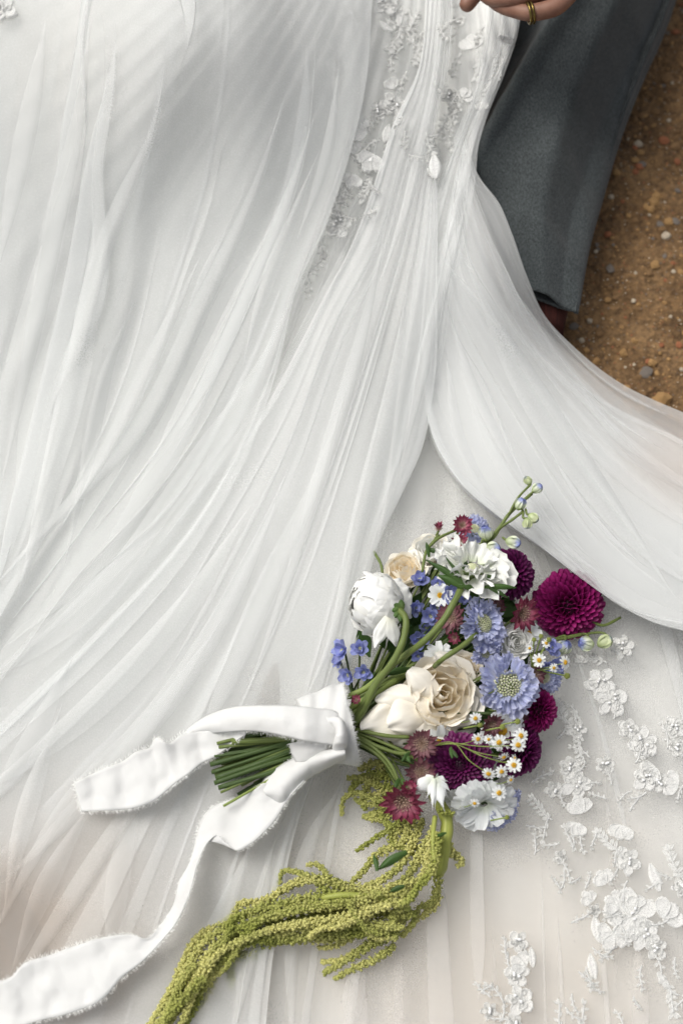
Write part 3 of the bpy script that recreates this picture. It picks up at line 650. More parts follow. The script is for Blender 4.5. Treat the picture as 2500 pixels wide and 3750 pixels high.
LACE = [  # lower right of the skirt
 'F 2275 2371 46', 'S 2170 2425 50 1.4', 'F 2195 2500 62', 'F 2232 2565 66', 'S 2068 2632 62 .3', 'P 2040 2600 42 .5', 'F 2110 2670 38', 'S 2125 2730 50 3.0', 'F 2085 2810 46', 'F 2105 2870 62', 'F 2023 2894 36', 'S 1985 2965 50 .9', 'S 2000 3030 46 2.6',
 'P 2131 2950 50 .4', 'P 2110 2995 42 2.8', 'S 2093 3066 36 3.0', 'S 2125 3080 34 3.5', 'F 2050 3140 30', 'S 2061 3175 40 3.4', 'S 2055 3225 34 2.8', 'F 2214 2805 36', 'S 2225 2850 28 .4', 'F 2348 2720 62', 'F 2297 2670 42', 'P 2395 2790 48 2.2', 'F 2360 2850 50', 'F 2410 2865 38', 'F 2463 2664 48', 'F 2480 2740 40',
 'P 2476 2856 46 1.2', 'S 2430 2700 44 .2', 'P 2271 3000 48 2.9', 'S 2233 3098 58 .5', 'F 2297 3155 56', 'P 2214 3213 44 .5', 'L 2399 3212 52 .15', 'P 2163 3285 36 .7', 'F 2175 3335 26', 'L 2182 3400 46 .1', 'L 2165 3540 46 .2', 'S 2150 3580 36 3.1', 'S 2230 3490 34 2.0',
 'F 2310 3355 118', 'F 2350 3420 72', 'P 2420 3330 62 5.4', 'P 2240 3400 50 1.8', 'P 2260 3300 48 .9', 'F 2400 3470 46', 'S 2399 3525 46 3.4', 'L 2425 3590 34 3.7', 'S 2450 3650 54 3.5', 'S 2476 3174 60 .2', 'F 2490 3250 34',
 'F 1895 3450 42', 'P 1920 3520 46 1.0', 'F 1890 3570 48', 'F 1900 3660 60', 'L 1945 3505 36 .1', 'S 1813 3640 40 .8', 'F 1790 3700 34', 'S 1830 3735 40 1.2', 'S 2050 3725 44 .2', 'S 2120 3725 44 5.8', 'F 1880 3745 34', 'S 2270 3745 34 .5',
 # bodice side, right of the veil
 'F 2590 2480 30']
rl = random.Random(5)
LACE += ['S %d %d %d %.1f' % (float(q.split()[1]) + rl.uniform(-75, 75), float(q.split()[2]) + rl.uniform(-75, 75), rl.uniform(22, 40), rl.uniform(0, 6.2)) for q in LACE if float(q.split()[2]) > 2560]
LTOP = ['F 1408 15 48', 'L 1460 60 34 0', 'L 1408 100 26 1.1', 'S 1446 140 44 3.0', 'S 1510 90 34 5.6', 'L 1505 135 28 .1', 'S 1523 185 38 3.1', 'S 1548 120 28 5.2', 'S 1436 215 34 3.1', 'P 1440 312 34 .1', 'F 1385 405 34', 'P 1340 462 44 1.2', 'F 1440 385 42', 'P 1440 440 36 4.8', 'L 1415 490 32 2.9',
        'F 1517 485 62', 'F 1510 568 46', 'P 1370 545 48 2.6', 'P 1296 545 30 .4', 'F 1357 600 30', 'P 1293 622 34 2.8', 'S 1274 690 38 2.6', 'S 1242 735 38 3.0', 'S 1344 670 38 2.6', 'L 1330 730 22 2.8', 'F 1232 825 50', 'L 1222 775 24 .2', 'S 1160 970 42 5.2', 'S 1128 1035 36 2.9', 'S 1185 900 30 3.0',
        'F 1676 83 28', 'P 1663 13 34 .3', 'S 1651 155 34 2.6', 'P 1733 160 40 .2', 'S 1745 235 44 3.2', 'S 1670 235 34 3.0', 'P 1636 305 40 1.6', 'F 1645 355 26', 'P 1692 344 28 5.2', 'F 1665 400 24', 'S 1636 446 32 2.4', 'S 1610 490 34 2.7', 'S 1636 510 34 3.2', 'L 1592 612 44 3.2', 'S 1604 555 26 3.0',
        'P 1850 130 24 2.8', 'S 1822 235 40 2.8', 'P 1764 366 22 3.0', 'S 1785 310 30 2.8', 'L 1756 420 16 3.0', 'P 1242 242 38 .3', 'L 1230 306 34 3.0', 'F 1290 64 36', 'F 10 35 48', 'L 45 60 22 5']
for q in LACE:
    a = q.split(); lace(a[0], float(a[1]), float(a[2]), float(a[3]), float(a[4]) if len(a) > 4 else 0)
LTOP += ['S %d %d %d %.1f' % (float(q.split()[1]) + rl.uniform(-38, 38), float(q.split()[2]) + rl.uniform(-45, 45), rl.uniform(20, 34), rl.uniform(1.8, 4.4)) for q in LTOP if 1200 < float(q.split()[1]) < 1740]
for q in LTOP:
    a = q.split(); lace(a[0], float(a[1]), float(a[2]), float(a[3]) * 1.18, float(a[4]) if len(a) > 4 else 0, low=100 < float(a[1]) < 1300 and float(a[2]) < 900 or q.startswith(('F 1517', 'F 1510')))

# ------------------------------------------------------------------ flowers
def petal_mesh(name, mat, w=.3, L=1.0, shape='oval', arc=.6, bend=0.0, ruf=0.0, rf=6, notch=0.0, nu=7, nv=5, seed=0, tipcurl=0):
    r = random.Random(seed); V = []; UVs = []; ph = r.uniform(0, 6)
    for i in range(nu):
        u = i / (nu - 1)
        if shape == 'oval': wu = math.sin(PI * (u * .86 + .06)) ** .8
        elif shape == 'spoon': wu = .35 + .65 * math.sin(PI * min(1, u * .75 + .12)) ** 1.0 if u < .9 else .62
        elif shape == 'lance': wu = math.sin(PI * (u ** 1.15 * .97 + .03)) ** 1.1
        elif shape == 'fan': wu = .18 + .82 * u ** .8 * (1 if u < .85 else 1 - (u - .85) * 1.2)
        wu *= w
        for j in range(nv):
            v = j / (nv - 1) * 2 - 1
            a = v * arc; x = wu * (math.sin(a) / math.sin(arc) if arc > .01 else v); zz = wu * (1 - math.cos(a)) / max(.01, math.sin(arc)) if arc > .01 else 0
            y = u * L * (1 - (.12 * v * v if shape == 'fan' else 0) - notch * u * (math.cos(v * PI * 2.5 + ph) * .5 + .5))
            zz += bend * u * u + tipcurl * max(0, u - .7) ** 2 * 8
            zz += ruf * u ** 1.5 * math.sin(rf * v + ph) + ruf * .5 * u * math.sin(rf * 1.7 * v + ph * 2 + u * 5)
            V.append((x + ruf * .3 * math.sin(u * 9 + ph) * v, y, zz)); UVs.append((j / (nv - 1), u))
    return mesh(name, V, gridF(nu, nv), mat, UVs)
def pm(phi, th, br=0.0, bz=0.0, s=1.0, tw=0.0):
    """petal base at radius br, growing in the direction phi, th from the flower's axis"""
    Y = Vector((math.sin(th) * math.cos(phi), math.sin(th) * math.sin(phi), math.cos(th)))
    Zv = Vector((-math.cos(th) * math.cos(phi), -math.cos(th) * math.sin(phi), math.sin(th))); X = Y.cross(Zv)
    m = Matrix((X, Y, Zv)).transposed().to_4x4() @ Matrix.Rotation(tw, 4, 'Y') @ Matrix.Scale(s, 4)
    m.translation = Vector((br * math.cos(phi), br * math.sin(phi), bz)); return m
M_stem = plain_mat('stem_green', (0.085, 0.125, 0.028), (0.18, 0.22, 0.065), 3, .45, .2, .001, stretch=(6, 1, 1))
M_stemd = plain_mat('stem_dark', (0.022, 0.046, 0.012), (0.085, 0.13, 0.035), 3, .45, .2, .001, stretch=(6, 1, 1))
M_stemy = plain_mat('stem_light', (0.16, 0.22, 0.045), (0.26, 0.32, 0.09), 3, .45, .2, .001, stretch=(6, 1, 1))
M_leaf = petal_mat('leaf_green', [(0, (0.05, 0.10, 0.02)), (1, (0.04, 0.09, 0.02))], .25, .25, .5, .25, 14, (0.10, 0.17, 0.05))
M_bract = petal_mat('bract_green', [(0, (0.16, 0.22, 0.07)), (1, (0.06, 0.13, 0.03))], 0, .2, .5, .2)
GRP = 'flowers of the bridal bouquet'
BIND = (1300, 2660, .075)
def stem_to(rt, pts, r=.0016, mat=None, name='stem'):
    """pts: (px,py,z) from the flower outwards"""
    P = np.array([W(*p) for p in pts]); P = crv(P, max(8, 5 * len(pts)))
    n = len(P); rr = np.full(n, r) * (1 + .06 * np.sin(np.arange(n) * 1.3))
    return inworld(name, tube(name, P, rr, mat or M_stem, 8), rt)
def auto_stem(rt, px, py, z, r=.0013, mat=None):
    jx, jy = random.uniform(-12, 12), random.uniform(-75, 75); t = .55
    mx = px + (BIND[0] - px) * t + random.uniform(-20, 20); my = py + (BIND[1] + jy - py) * t + random.uniform(-20, 20)
    stem_to(rt, [(px, py, z - .006), (mx, my, max(.045, z * .6)), (BIND[0] + jx, BIND[1] + jy, BIND[2] - .01)], r, mat or random.choice([M_stem, M_stemd]))

# --- dahlia
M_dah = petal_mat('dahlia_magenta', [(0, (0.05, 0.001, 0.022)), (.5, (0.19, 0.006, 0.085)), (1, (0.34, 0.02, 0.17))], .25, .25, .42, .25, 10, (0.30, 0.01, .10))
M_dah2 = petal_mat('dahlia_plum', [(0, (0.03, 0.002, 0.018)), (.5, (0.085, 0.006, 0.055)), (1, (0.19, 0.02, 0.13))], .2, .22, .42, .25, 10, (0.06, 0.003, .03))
dp = {}
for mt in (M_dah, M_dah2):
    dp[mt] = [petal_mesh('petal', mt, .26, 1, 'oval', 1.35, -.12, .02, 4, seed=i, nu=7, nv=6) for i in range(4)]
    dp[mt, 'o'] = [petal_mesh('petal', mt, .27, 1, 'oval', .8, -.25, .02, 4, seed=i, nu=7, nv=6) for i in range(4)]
def dahlia(px, py, z, r, face, mt, label, n=190, thmax=1.75, open_=False):
    rt = root('dahlia', px, py, z, face, random.uniform(0, 6), label, 'dahlia', GRP); R = r * S(px, py, z)
    g = PI * (3 - 5 ** .5)
    v, f = ico(2); obj('flower_centre', mesh('flower_centre', v * R * (.50 if not open_ else .34), f, mt, np.zeros((len(v), 2))), rt)
    for i in range(n):
        q = (i + .5) / n; th = thmax * q ** .52; phi = i * g
        if not open_:
            s = R * (.30 + .32 * q ** .5); br = R * .42; d = th * .98 + .05
            m = pm(phi, d + random.uniform(-.06, .06), br * math.sin(th), br * math.cos(th) * .85, s * random.uniform(.9, 1.1), random.uniform(-.15, .15))
            pmx = random.choice(dp[mt])
        else:
            s = R * (.16 + .55 * q ** .8); br = R * .30 * min(1, th)
            m = pm(phi, min(1.65, .1 + 1.2 * th), br, R * .2 * math.cos(min(th, 1.5)), s * random.uniform(.9, 1.08), random.uniform(-.12, .12))
            pmx = random.choice(dp[mt] if q < .5 else dp[mt, 'o'])
        obj('petal', pmx, rt, m)
    return rt
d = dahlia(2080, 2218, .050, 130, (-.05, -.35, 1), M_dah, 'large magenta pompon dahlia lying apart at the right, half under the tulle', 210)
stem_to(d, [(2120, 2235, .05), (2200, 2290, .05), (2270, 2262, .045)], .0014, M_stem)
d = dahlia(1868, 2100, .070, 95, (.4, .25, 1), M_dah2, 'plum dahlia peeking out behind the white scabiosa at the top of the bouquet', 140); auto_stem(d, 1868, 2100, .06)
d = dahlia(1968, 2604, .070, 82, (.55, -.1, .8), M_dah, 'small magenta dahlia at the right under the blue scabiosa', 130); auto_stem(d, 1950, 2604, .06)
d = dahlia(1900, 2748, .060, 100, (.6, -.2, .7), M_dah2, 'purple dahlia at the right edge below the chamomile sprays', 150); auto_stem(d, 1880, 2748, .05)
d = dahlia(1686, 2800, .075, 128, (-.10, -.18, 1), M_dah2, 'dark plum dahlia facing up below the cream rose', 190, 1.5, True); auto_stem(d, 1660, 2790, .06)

# --- shell petals for roses and ranunculus
def shell(name, mat, phi0, span, prof, lip=0.0, seed=0, wob=.03, nu=12, nv=13, tip=0.0, drop=.25):
    """a petal wrapped round the axis; prof = (radius, height) from base to lip"""
    P = crv([(a, b) for a, b in prof], nu); V = []; UVs = []; o = Vector((seed * 3.7, seed * 1.3, 0))
    for i in range(nu):
        u = i / (nu - 1)
        for j in range(nv):
            v = j / (nv - 1) * 2 - 1
            uu = u * (1 - drop * abs(v) ** 2.5 + tip * (1 - abs(v)) ** 1.5)
            k = min(uu, 1.15) * (nu - 1); i0 = min(int(k), nu - 2); f = k - i0; rr, zz = P[i0] * (1 - f) + P[i0 + 1] * f
            rr += lip * max(0, u - .7) ** 2 * 11 * (.6 + .4 * math.sin(v * 4 + seed)); zz -= lip * .7 * max(0, u - .78) ** 2 * 11
            rr += .035 * rr * v + .10 * wob * max(0, u - .6) * math.sin(v * 17 + seed) * 3 + wob * u * noise.noise(Vector((v * 1.8, u * 1.6, 0)) + o) * 1.6
            zz += wob * u * noise.noise(Vector((v * 1.8, u * 1.8, 5)) + o) * 1.2
            ph = phi0 + v * span / 2 * (.55 + .45 * min(1, u * 2.2))
            V.append((rr * math.cos(ph), rr * math.sin(ph), zz)); UVs.append((j / (nv - 1), u))
    me = mesh(name, V, gridF(nu, nv), mat, UVs); return me
M_rose = petal_mat('rose_cream', [(0, (0.97, 0.78, 0.50)), (.45, (0.96, 0.87, 0.69)), (1, (0.95, 0.91, 0.82))], .08, .30, .5, .03, 12, (0.85, 0.70, 0.52), .25)
M_rosel = petal_mat('rose_outer', [(0, (0.96, 0.88, 0.72)), (.5, (0.97, 0.92, 0.81)), (1, (0.97, 0.94, 0.86))], .12, .18, .5, .03, 12, (0.86, 0.78, 0.66), .25)
M_ran = petal_mat('ranunculus_white', [(0, (0.86, 0.86, 0.74)), (.4, (0.91, 0.91, 0.87)), (1, (0.93, 0.93, 0.91))], .0, .18, .5, .03, 16, (0.80, 0.80, 0.76), .35)
def rose(px, py, z, r, face, roll_, label, outer=True, mt=M_rose, mo=M_rosel, n=None, cat='rose'):
    rt = root('rose', px, py, z, face, roll_, label, cat, GRP); R = r * S(px, py, z); sd = int(px) % 97
    lay = [(.07, .50, 2, 3.2), (.17, .54, 3, 2.5), (.29, .54, 3, 2.3), (.42, .50, 4, 1.9), (.57, .43, 5, 1.6)]
    a = .4
    for q, (rad, hh, cnt, sp) in enumerate(lay):
        for i in range(cnt):
            sd += 1; j = random.uniform(-.15, .15); k = random.uniform(.93, 1.07)
            pr = [(.02, -.35), (rad * .75 + .08, -.15), (rad + .05 + .03 * q, .2 * k), (rad * k, hh * k)]
            obj('petal', shell('petal', mt, a + i * 2 * PI / cnt + j, sp, [(x * R, y * R) for x, y in pr], (.02 + .030 * q) * R, sd, .06 * R), rt)
        a += 1.1
    if outer:
        for q, (rad, hh, cnt, sp, tp) in enumerate([(.80, .40, 5, 1.5, .05), (.98, .12, 5, 1.5, .12)]):
            for i in range(cnt):
                sd += 1; k = random.uniform(.94, 1.06)
                pr = [(.05, -.42), (.40 + .08 * q, -.32), (.68 + .08 * q, -.05 - .1 * q), (rad * k, hh * k)]
                obj('petal', shell('petal', mo, a + i * 2 * PI / cnt, sp, [(x * R, y * R) for x, y in pr], .05 * R, sd, .06 * R, tip=tp), rt)
            a += .7
    return rt, R
rt, R = rose(1608, 2545, .085, 150, (.22, .16, .9), 0.5, 'large open cream rose at the middle of the bouquet')
# long outer petals folded out to the lower left
def free_petal(rt, name, mat, base, tip, side, z0, z1, wpx, seed, fold=.25, nu=16, nv=13, sharp=1.0):
    """broad petal from a base point to a tip, hung in the place"""
    A = np.array(W(*base, z0)); B_ = np.array(W(*tip, z1)); d = B_ - A; L = np.linalg.norm(d); d /= L
    n = np.array(-FW); s = np.cross(d, n); s /= np.linalg.norm(s); n = np.cross(s, d); w_ = wpx * S(*base, z0); V = []; UVs = []
    for i in range(nu):
        u = i / (nu - 1); ww = w_ * (.35 + .65 * math.sin(PI * min(1, u * .62 + .08))) * (1 - max(0, u - .6) ** (1.5 * sharp) * 2.2)
        for j in range(nv):
            v = j / (nv - 1) * 2 - 1
            p = A + d * (L * (u - .10 * abs(v) ** 2 * u)) + s * (v * ww + side * L * .25 * math.sin(u * PI)) 
            h = -fold * w_ * v * v * (.4 + u) + .07 * L * math.sin(u * PI * .9) + .13 * w_ * noise.noise(Vector((v * 1.5, u * 2.2, seed))) * 3 * u + .12 * w_ * noise.noise(Vector((v * 3.5, u * 4, seed + 9))) * u - .5 * w_ * max(0, u - .8) - .35 * w_ * max(0, abs(v) - .75) * u
            p = p + n * h; V.append(tuple(p)); UVs.append((j / (nv - 1), u))
    return inworld(name, mesh(name, V, gridF(nu, nv), mat, UVs), rt)
for q in [((1570, 2600), (1318, 2668), .03, .080, .086, 80, 1, .25), ((1590, 2610), (1400, 2708), -.08, .074, .070, 85, 2, .2), ((1620, 2610), (1540, 2735), -.05, .072, .064, 95, 3, .15), ((1660, 2600), (1660, 2722), .05, .072, .064, 90, 33, .15),
          ((1570, 2585), (1372, 2560), .10, .096, .092, 62, 4, .3), ((1560, 2590), (1420, 2660), .02, .094, .098, 72, 6, .3), ((1600, 2545), (1492, 2455), -.12, .100, .112, 50, 5, .5), ((1660, 2480), (1590, 2400), -.1, .085, .098, 55, 8, .4), ((1660, 2580), (1728, 2640), .0, .082, .078, 80, 7, .2), ((1590, 2590), (1500, 2690), .02, .088, .088, 70, 12, .3)]:
    free_petal(rt, 'petal', M_rosel, *q, 20, 17)
auto_stem(rt, 1560, 2590, .06, .002)
rt, R = rose(1886, 2352, .085, 62, (.2, .1, 1), 1.0, 'small ivory rose between the blue scabiosas and the chamomile', True, M_ran, M_ran); auto_stem(rt, 1886, 2360, .07)
rt, R = rose(1480, 2092, .055, 80, (-.2, .5, .7), 2.0, 'creamy rose tucked behind the white ranunculus', True, M_rose, M_rosel); auto_stem(rt, 1490, 2110, .05)
rt, R = rose(1572, 2020, .055, 72, (-.3, .5, .7), 3.0, 'pale ivory rose behind the pink buds at the top of the bouquet', True, M_ran, M_rosel); auto_stem(rt, 1575, 2040, .05)
rt, R = rose(1700, 2452, .078, 70, (.1, .4, .9), .3, 'cream rose half hidden beneath the upper blue scabiosa', True, M_rose, M_rosel); auto_stem(rt, 1690, 2460, .06)

# ranunculus seen from the side, petals wrapping a globe; opens to the left
def ranunculus(px, py, z, r, face, label):
    rt = root('ranunculus', px, py, z, face, .3, label, 'ranunculus', GRP); R = r * S(px, py, z); sd = 300
    for q, (tt_, cnt, sp) in enumerate([(22, 3, 2.6), (34, 4, 2.1), (46, 4, 2.0), (58, 5, 1.8), (70, 5, 1.7), (84, 5, 1.6), (98, 4, 1.5)]):
        rad = .70 + .045 * q
        for i in range(cnt):
            sd += 1; k = random.uniform(.97, 1.04); te = tt_ + random.uniform(-9, 9)
            pr = [(rad * math.sin(math.radians(x)), rad * k * math.cos(math.radians(x)) * .95) for x in np.linspace(168, te, 6)]
            obj('petal', shell('petal', M_ran, q * .9 + i * 2 * PI / cnt + random.uniform(-.2, .2), sp, [(x * R, y * R) for x, y in pr], .045 * R, sd, .10 * R, 22, 25, drop=.26), rt)
    v, f = ico(3); obj('flower_centre', mesh('flower_centre', v * R * .60, f, M_ran, np.full((len(v), 2), .5)), rt)
    return rt, R
rt, R = ranunculus(1366, 2212, .095, 122, (-.80, .05, .62), 'white ranunculus seen from the side at the left of the bouquet')
free_petal(rt, 'petal', M_ran, (1420, 2260), (1370, 2372), .05, .115, .10, 26, 11, .3)
free_petal(rt, 'petal', M_ran, (1430, 2270), (1450, 2368), .05, .12, .10, 26, 12, .4)
free_petal(rt, 'petal', M_ran, (1440, 2180), (1470, 2120), .05, .10, .08, 55, 13, .3)
free_petal(rt, 'petal', M_ran, (1450, 2210), (1500, 2150), .05, .10, .09, 45, 14, .3)
free_petal(rt, 'petal', M_ran, (1455, 2205), (1505, 2265), .05, .10, .085, 28, 15, .3)
for i in range(5):
    a = i * 1.25; free_petal(rt, 'sepal', M_bract, (1470, 2235), (1470 - 45 * abs(math.cos(a)) + 10, 2235 + 42 * math.sin(a)), .1, .124, .128, 13, i, .4, 8, 7)
stem_to(rt, [(1455, 2230, .122), (1484, 2262, .128), (1480, 2330, .126), (1440, 2420, .118), (1380, 2500, .105), (1330, 2600, .09), (1300, 2650, .08)], .0031, M_stem)

# --- scabiosa
M_blue = petal_mat('scabiosa_blue', [(0, (0.68, 0.70, 0.82)), (.5, (0.58, 0.63, 0.84)), (1, (0.70, 0.73, 0.90))], .5, .45, .55, .14, 18, (0.36, 0.38, 0.70), .3)
M_white = petal_mat('scabiosa_white', [(0, (0.74, 0.80, 0.60)), (.4, (0.84, 0.85, 0.80)), (1, (0.88, 0.88, 0.86))], .25, .18, .55, .04, 18, (0.74, 0.77, 0.70), .3)
M_mum = petal_mat('daisy_white', [(0, (0.70, 0.74, 0.60)), (.4, (0.88, 0.90, 0.89)), (1, (0.92, 0.93, 0.93))], .3, .18, .55, .04, 16, (0.66, 0.72, 0.70), .3)
M_cent = plain_mat('floret_buds', (0.42, 0.46, 0.24), (0.66, 0.66, 0.48), 300, .6, .3, .001)
M_cent2 = plain_mat('floret_buds_lilac', (0.45, 0.42, 0.42), (0.72, 0.68, 0.66), 300, .6, .3, .001)
def fans(mt, k=6, w=.42, ruf=.10): return [petal_mesh('petal', mt, w, 1, 'fan', .3, random.uniform(-.1, .1), ruf, 7, .16, 9, 11, seed=i) for i in range(k)]
F_blue = fans(M_blue, 8, .50, .15); F_white = fans(M_white, 8, .60, .16)
def buds(name, R, n, mat, rb, dome=.5, seed=1):
    b = Bag(); v, f = ico(1); g = PI * (3 - 5 ** .5); r = random.Random(seed)
    for i in range(n):
        q = (i + .5) / n; rr = R * q ** .5; h = dome * R * (1 - q) + r.uniform(-.1, .1) * rb
        s = rb * (.75 + .4 * q) * r.uniform(.85, 1.15); b.add(v * np.array([s, s, s * 1.3]) + np.array([rr * math.cos(i * g), rr * math.sin(i * g), h]), f)
    return b.mesh(name, mat)
def scabiosa(px, py, z, r, face, label, fan, nl=((16, 1.35, .50), (13, 1.0, .40), (10, .65, .28)), core=.42, sd=0, back=False):
    rt = root('scabiosa', px, py, z, face, random.uniform(0, 6), label, 'scabiosa', GRP); R = r * S(px, py, z)
    for q, (n, th, sc_) in enumerate(nl):
        for i in range(n):
            obj('petal', random.choice(fan), rt, pm(i * 2 * PI / n + random.uniform(-.12, .12), th + random.uniform(-.18, .18), R * (.42 - .06 * q), R * .05 * q, R * sc_ * random.uniform(.9, 1.4), random.uniform(-.8, .8)))
    o = obj('flower_centre', buds('flower_centre', R * core, 85, M_cent, R * .042, .55), rt, Matrix.Translation((0, 0, R * .10)))
    obj('outer_florets', buds('outer_florets', R * core * 1.12, 60, M_cent2, R * .05, .2, 4), rt, Matrix.Translation((0, 0, R * .06)))
    v, f = ico(2); obj('receptacle', mesh('receptacle', v * R * .34, f, M_bract, np.zeros((len(v), 2))), rt, Matrix.Translation((0, 0, -R * .1)) @ Matrix.Diagonal((1, 1, .6, 1)))
    return rt, R
rt, R = scabiosa(1858, 2508, .105, 122, (.05, .02, 1), 'open blue scabiosa with a pale green pincushion, right of the cream rose', F_blue); auto_stem(rt, 1850, 2520, .08)
rt, R = scabiosa(1762, 2285, .110, 105, (.55, .20, .75), 'upper blue scabiosa turned to the right above the cream rose', F_blue, ((16, 1.35, .50), (14, 1.05, .45), (12, .8, .35), (10, 1.9, .45)), .34)
stem_to(rt, [(1742, 2320, .115), (1700, 2360, .128), (1625, 2410, .128), (1590, 2440, .11)], .0024, M_stem)
rt, R = scabiosa(1780, 2385, .100, 62, (.3, -.5, .8), 'half open blue scabiosa wedged between the two larger blue ones', F_blue); auto_stem(rt, 1780, 2390, .08)
rt, R = scabiosa(1990, 2480, .075, 72, (.3, -.2, .9), 'blue scabiosa hidden behind the chamomile daisies at the right', F_blue, core=.25); auto_stem(rt, 1980, 2480, .06)
rt, R = scabiosa(1832, 2985, .050, 75, (.4, -.6, .5), 'lilac blue scabiosa hanging out at the bottom of the bouquet', F_blue, core=.3); auto_stem(rt, 1820, 2960, .045)
rt, R = scabiosa(1876, 2925, .052, 45, (.6, -.3, .5), 'small lilac scabiosa at the lower right beside the white daisy', F_blue, core=.3); auto_stem(rt, 1860, 2920, .045)
rt, R = scabiosa(1735, 1940, .050, 62, (.2, .5, .8), 'lavender scabiosa at the top behind the pink astrantia', F_blue, core=.3); auto_stem(rt, 1730, 1960, .045)
# white scabiosa seen from below/side
rt, R = scabiosa(1728, 2088, .115, 128, (.15, .75, .45), 'white ruffled scabiosa with green bracts near the top of the bouquet', F_white, ((10, 1.5, .66), (9, 1.15, .60), (8, .7, .50)), .13)
for i, (x, y, l, wd) in enumerate([(1600, 2105, -1, 15), (1665, 2143, 0, 12), (1890, 2152, 0, 11), (1735, 2155, 0, 12), (1560, 2050, 0, 12), (1800, 2105, 0, 9), (1700, 2088, 0, 8), (1860, 2190, 0, 8), (1630, 2038, 0, 7)]):
    bx = 1700 if x < 1740 else 1780; by = 2150 if i != 6 else 2100
    free_petal(rt, 'bract', M_leaf, (bx + random.uniform(-12, 12), by - (0 if i not in (5, 6) else 30)), (x, y), .15 if x < 1700 else -.1, .135, .133, wd, i, .5, 10, 7)
stem_to(rt, [(1690, 2150, .128), (1665, 2200, .134), (1620, 2275, .132), (1560, 2340, .124), (1490, 2395, .11), (1420, 2450, .10), (1340, 2560, .09), (1300, 2640, .08)], .0030, M_stem)

# --- astrantia
M_ast = petal_mat('astrantia_pink', [(0, (0.62, 0.50, 0.46)), (.45, (0.52, 0.19, 0.25)), (.8, (0.27, 0.04, 0.09)), (1, (0.10, 0.015, 0.03))], .45, .3, .5, .18, 14, (0.22, 0.03, .07))
M_astd = petal_mat('astrantia_dusky', [(0, (0.48, 0.42, 0.36)), (.4, (0.33, 0.19, 0.19)), (1, (0.12, 0.02, 0.045))], .5, .3, .5, .18, 14, (0.14, 0.03, .05))
M_fil = plain_mat('astrantia_florets', (0.36, 0.22, 0.16), (0.58, 0.44, 0.34), 200, .6, .3)
P_ast = {m_: [petal_mesh('bract', m_, .19, 1, 'lance', .7, -.08, .015, 4, seed=i, nu=9, nv=5) for i in range(3)] for m_ in (M_ast, M_astd)}
def astrantia(px, py, z, r, face, label, mt=None, cup=1.15, n=15, st_=True):
    mt = mt or M_ast; rt = root('astrantia', px, py, z, face, random.uniform(0, 6), label, 'astrantia', GRP); R = r * S(px, py, z)
    for q in range(2):
        for i in range(n):
            obj('bract', random.choice(P_ast[mt]), rt, pm((i + .5 * q) * 2 * PI / n + random.uniform(-.08, .08), cup - .2 * q + random.uniform(-.12, .12), R * .08, 0, R * random.uniform(.85, 1.05) * (1 - .12 * q), random.uniform(-.3, .3)))
    b = Bag(); v, f = ico(1)
    for i in range(60):
        q = (i + .5) / 60; th = 1.15 * q ** .5; ph = i * 2.4; L = R * random.uniform(.42, .56); d = np.array([math.sin(th) * math.cos(ph), math.sin(th) * math.sin(ph), math.cos(th) * .8])
        a_, f_, _ = tube_data(np.array([d * .0, d * L * .5, d * L]), R * .012, 3, False); b.add(a_, f_); b.add(v * R * .032 + d * L, f)
    obj('florets', b.mesh('florets', M_fil), rt)
    if st_: auto_stem(rt, px, py, z, .0011)
    return rt
AST = [(1545, 2722, .095, 66, (-.1, -.2, 1), 'dusty pink astrantia just under the cream rose', M_astd, 1.2), (1542, 2822, .088, 62, (-.1, -.3, 1), 'dusky brown astrantia left of the dark plum dahlia', M_astd, 1.2),
       (1475, 2925, .080, 92, (-.12, -.50, .85), 'bright pink striped astrantia at the bottom left of the flowers', M_ast, 1.1), (1495, 2890, .09, 42, (0, .5, .9), 'small pink astrantia overlapping the big striped one', M_ast, .7),
       (1905, 2245, .10, 74, (.5, -.1, .7), 'red pink astrantia between the blue scabiosa and the magenta dahlia', M_ast, 1.1), (1650, 2262, .10, 60, (-.3, .1, .9), 'brownish pink astrantia left of the upper blue scabiosa', M_astd, 1.2),
       (1690, 1925, .075, 46, (.1, .2, 1), 'small red astrantia at the very top of the bouquet', M_ast, .9), (1606, 1942, .065, 34, (-.1, .8, .4), 'closed pink astrantia bud leftmost at the top of the bouquet', M_ast, .45),
       (1680, 1990, .085, 40, (.2, .3, .9), 'deep red astrantia above the white scabiosa', M_ast, .9), (1665, 2332, .095, 34, (-.3, -.2, .8), 'tiny dark red astrantia below the brownish one', M_ast, .8),
       (1794, 2650, .088, 52, (.3, -.2, .8), 'dark maroon astrantia under the open blue scabiosa', M_astd, 1.0), (1955, 2468, .088, 46, (.4, 0, .8), 'maroon astrantia at the right rim of the open blue scabiosa', M_astd, 1.0),
       (1306, 2566, .10, 26, (-.2, .4, .8), 'tiny pale pink astrantia among the stems by the ribbon', M_ast, .8), (1815, 2225, .095, 40, (.1, .3, .8), 'brown astrantia behind the white scabiosa bracts', M_astd, 1.0), (1900, 2620, .08, 40, (.4, -.3, .7), 'small maroon astrantia above the right purple dahlia', M_astd, 1.0)]
for a in AST: astrantia(a[0], a[1], a[2], a[3], a[4], a[5], a[6], a[7], n=9 if a[3] < 36 else 14)

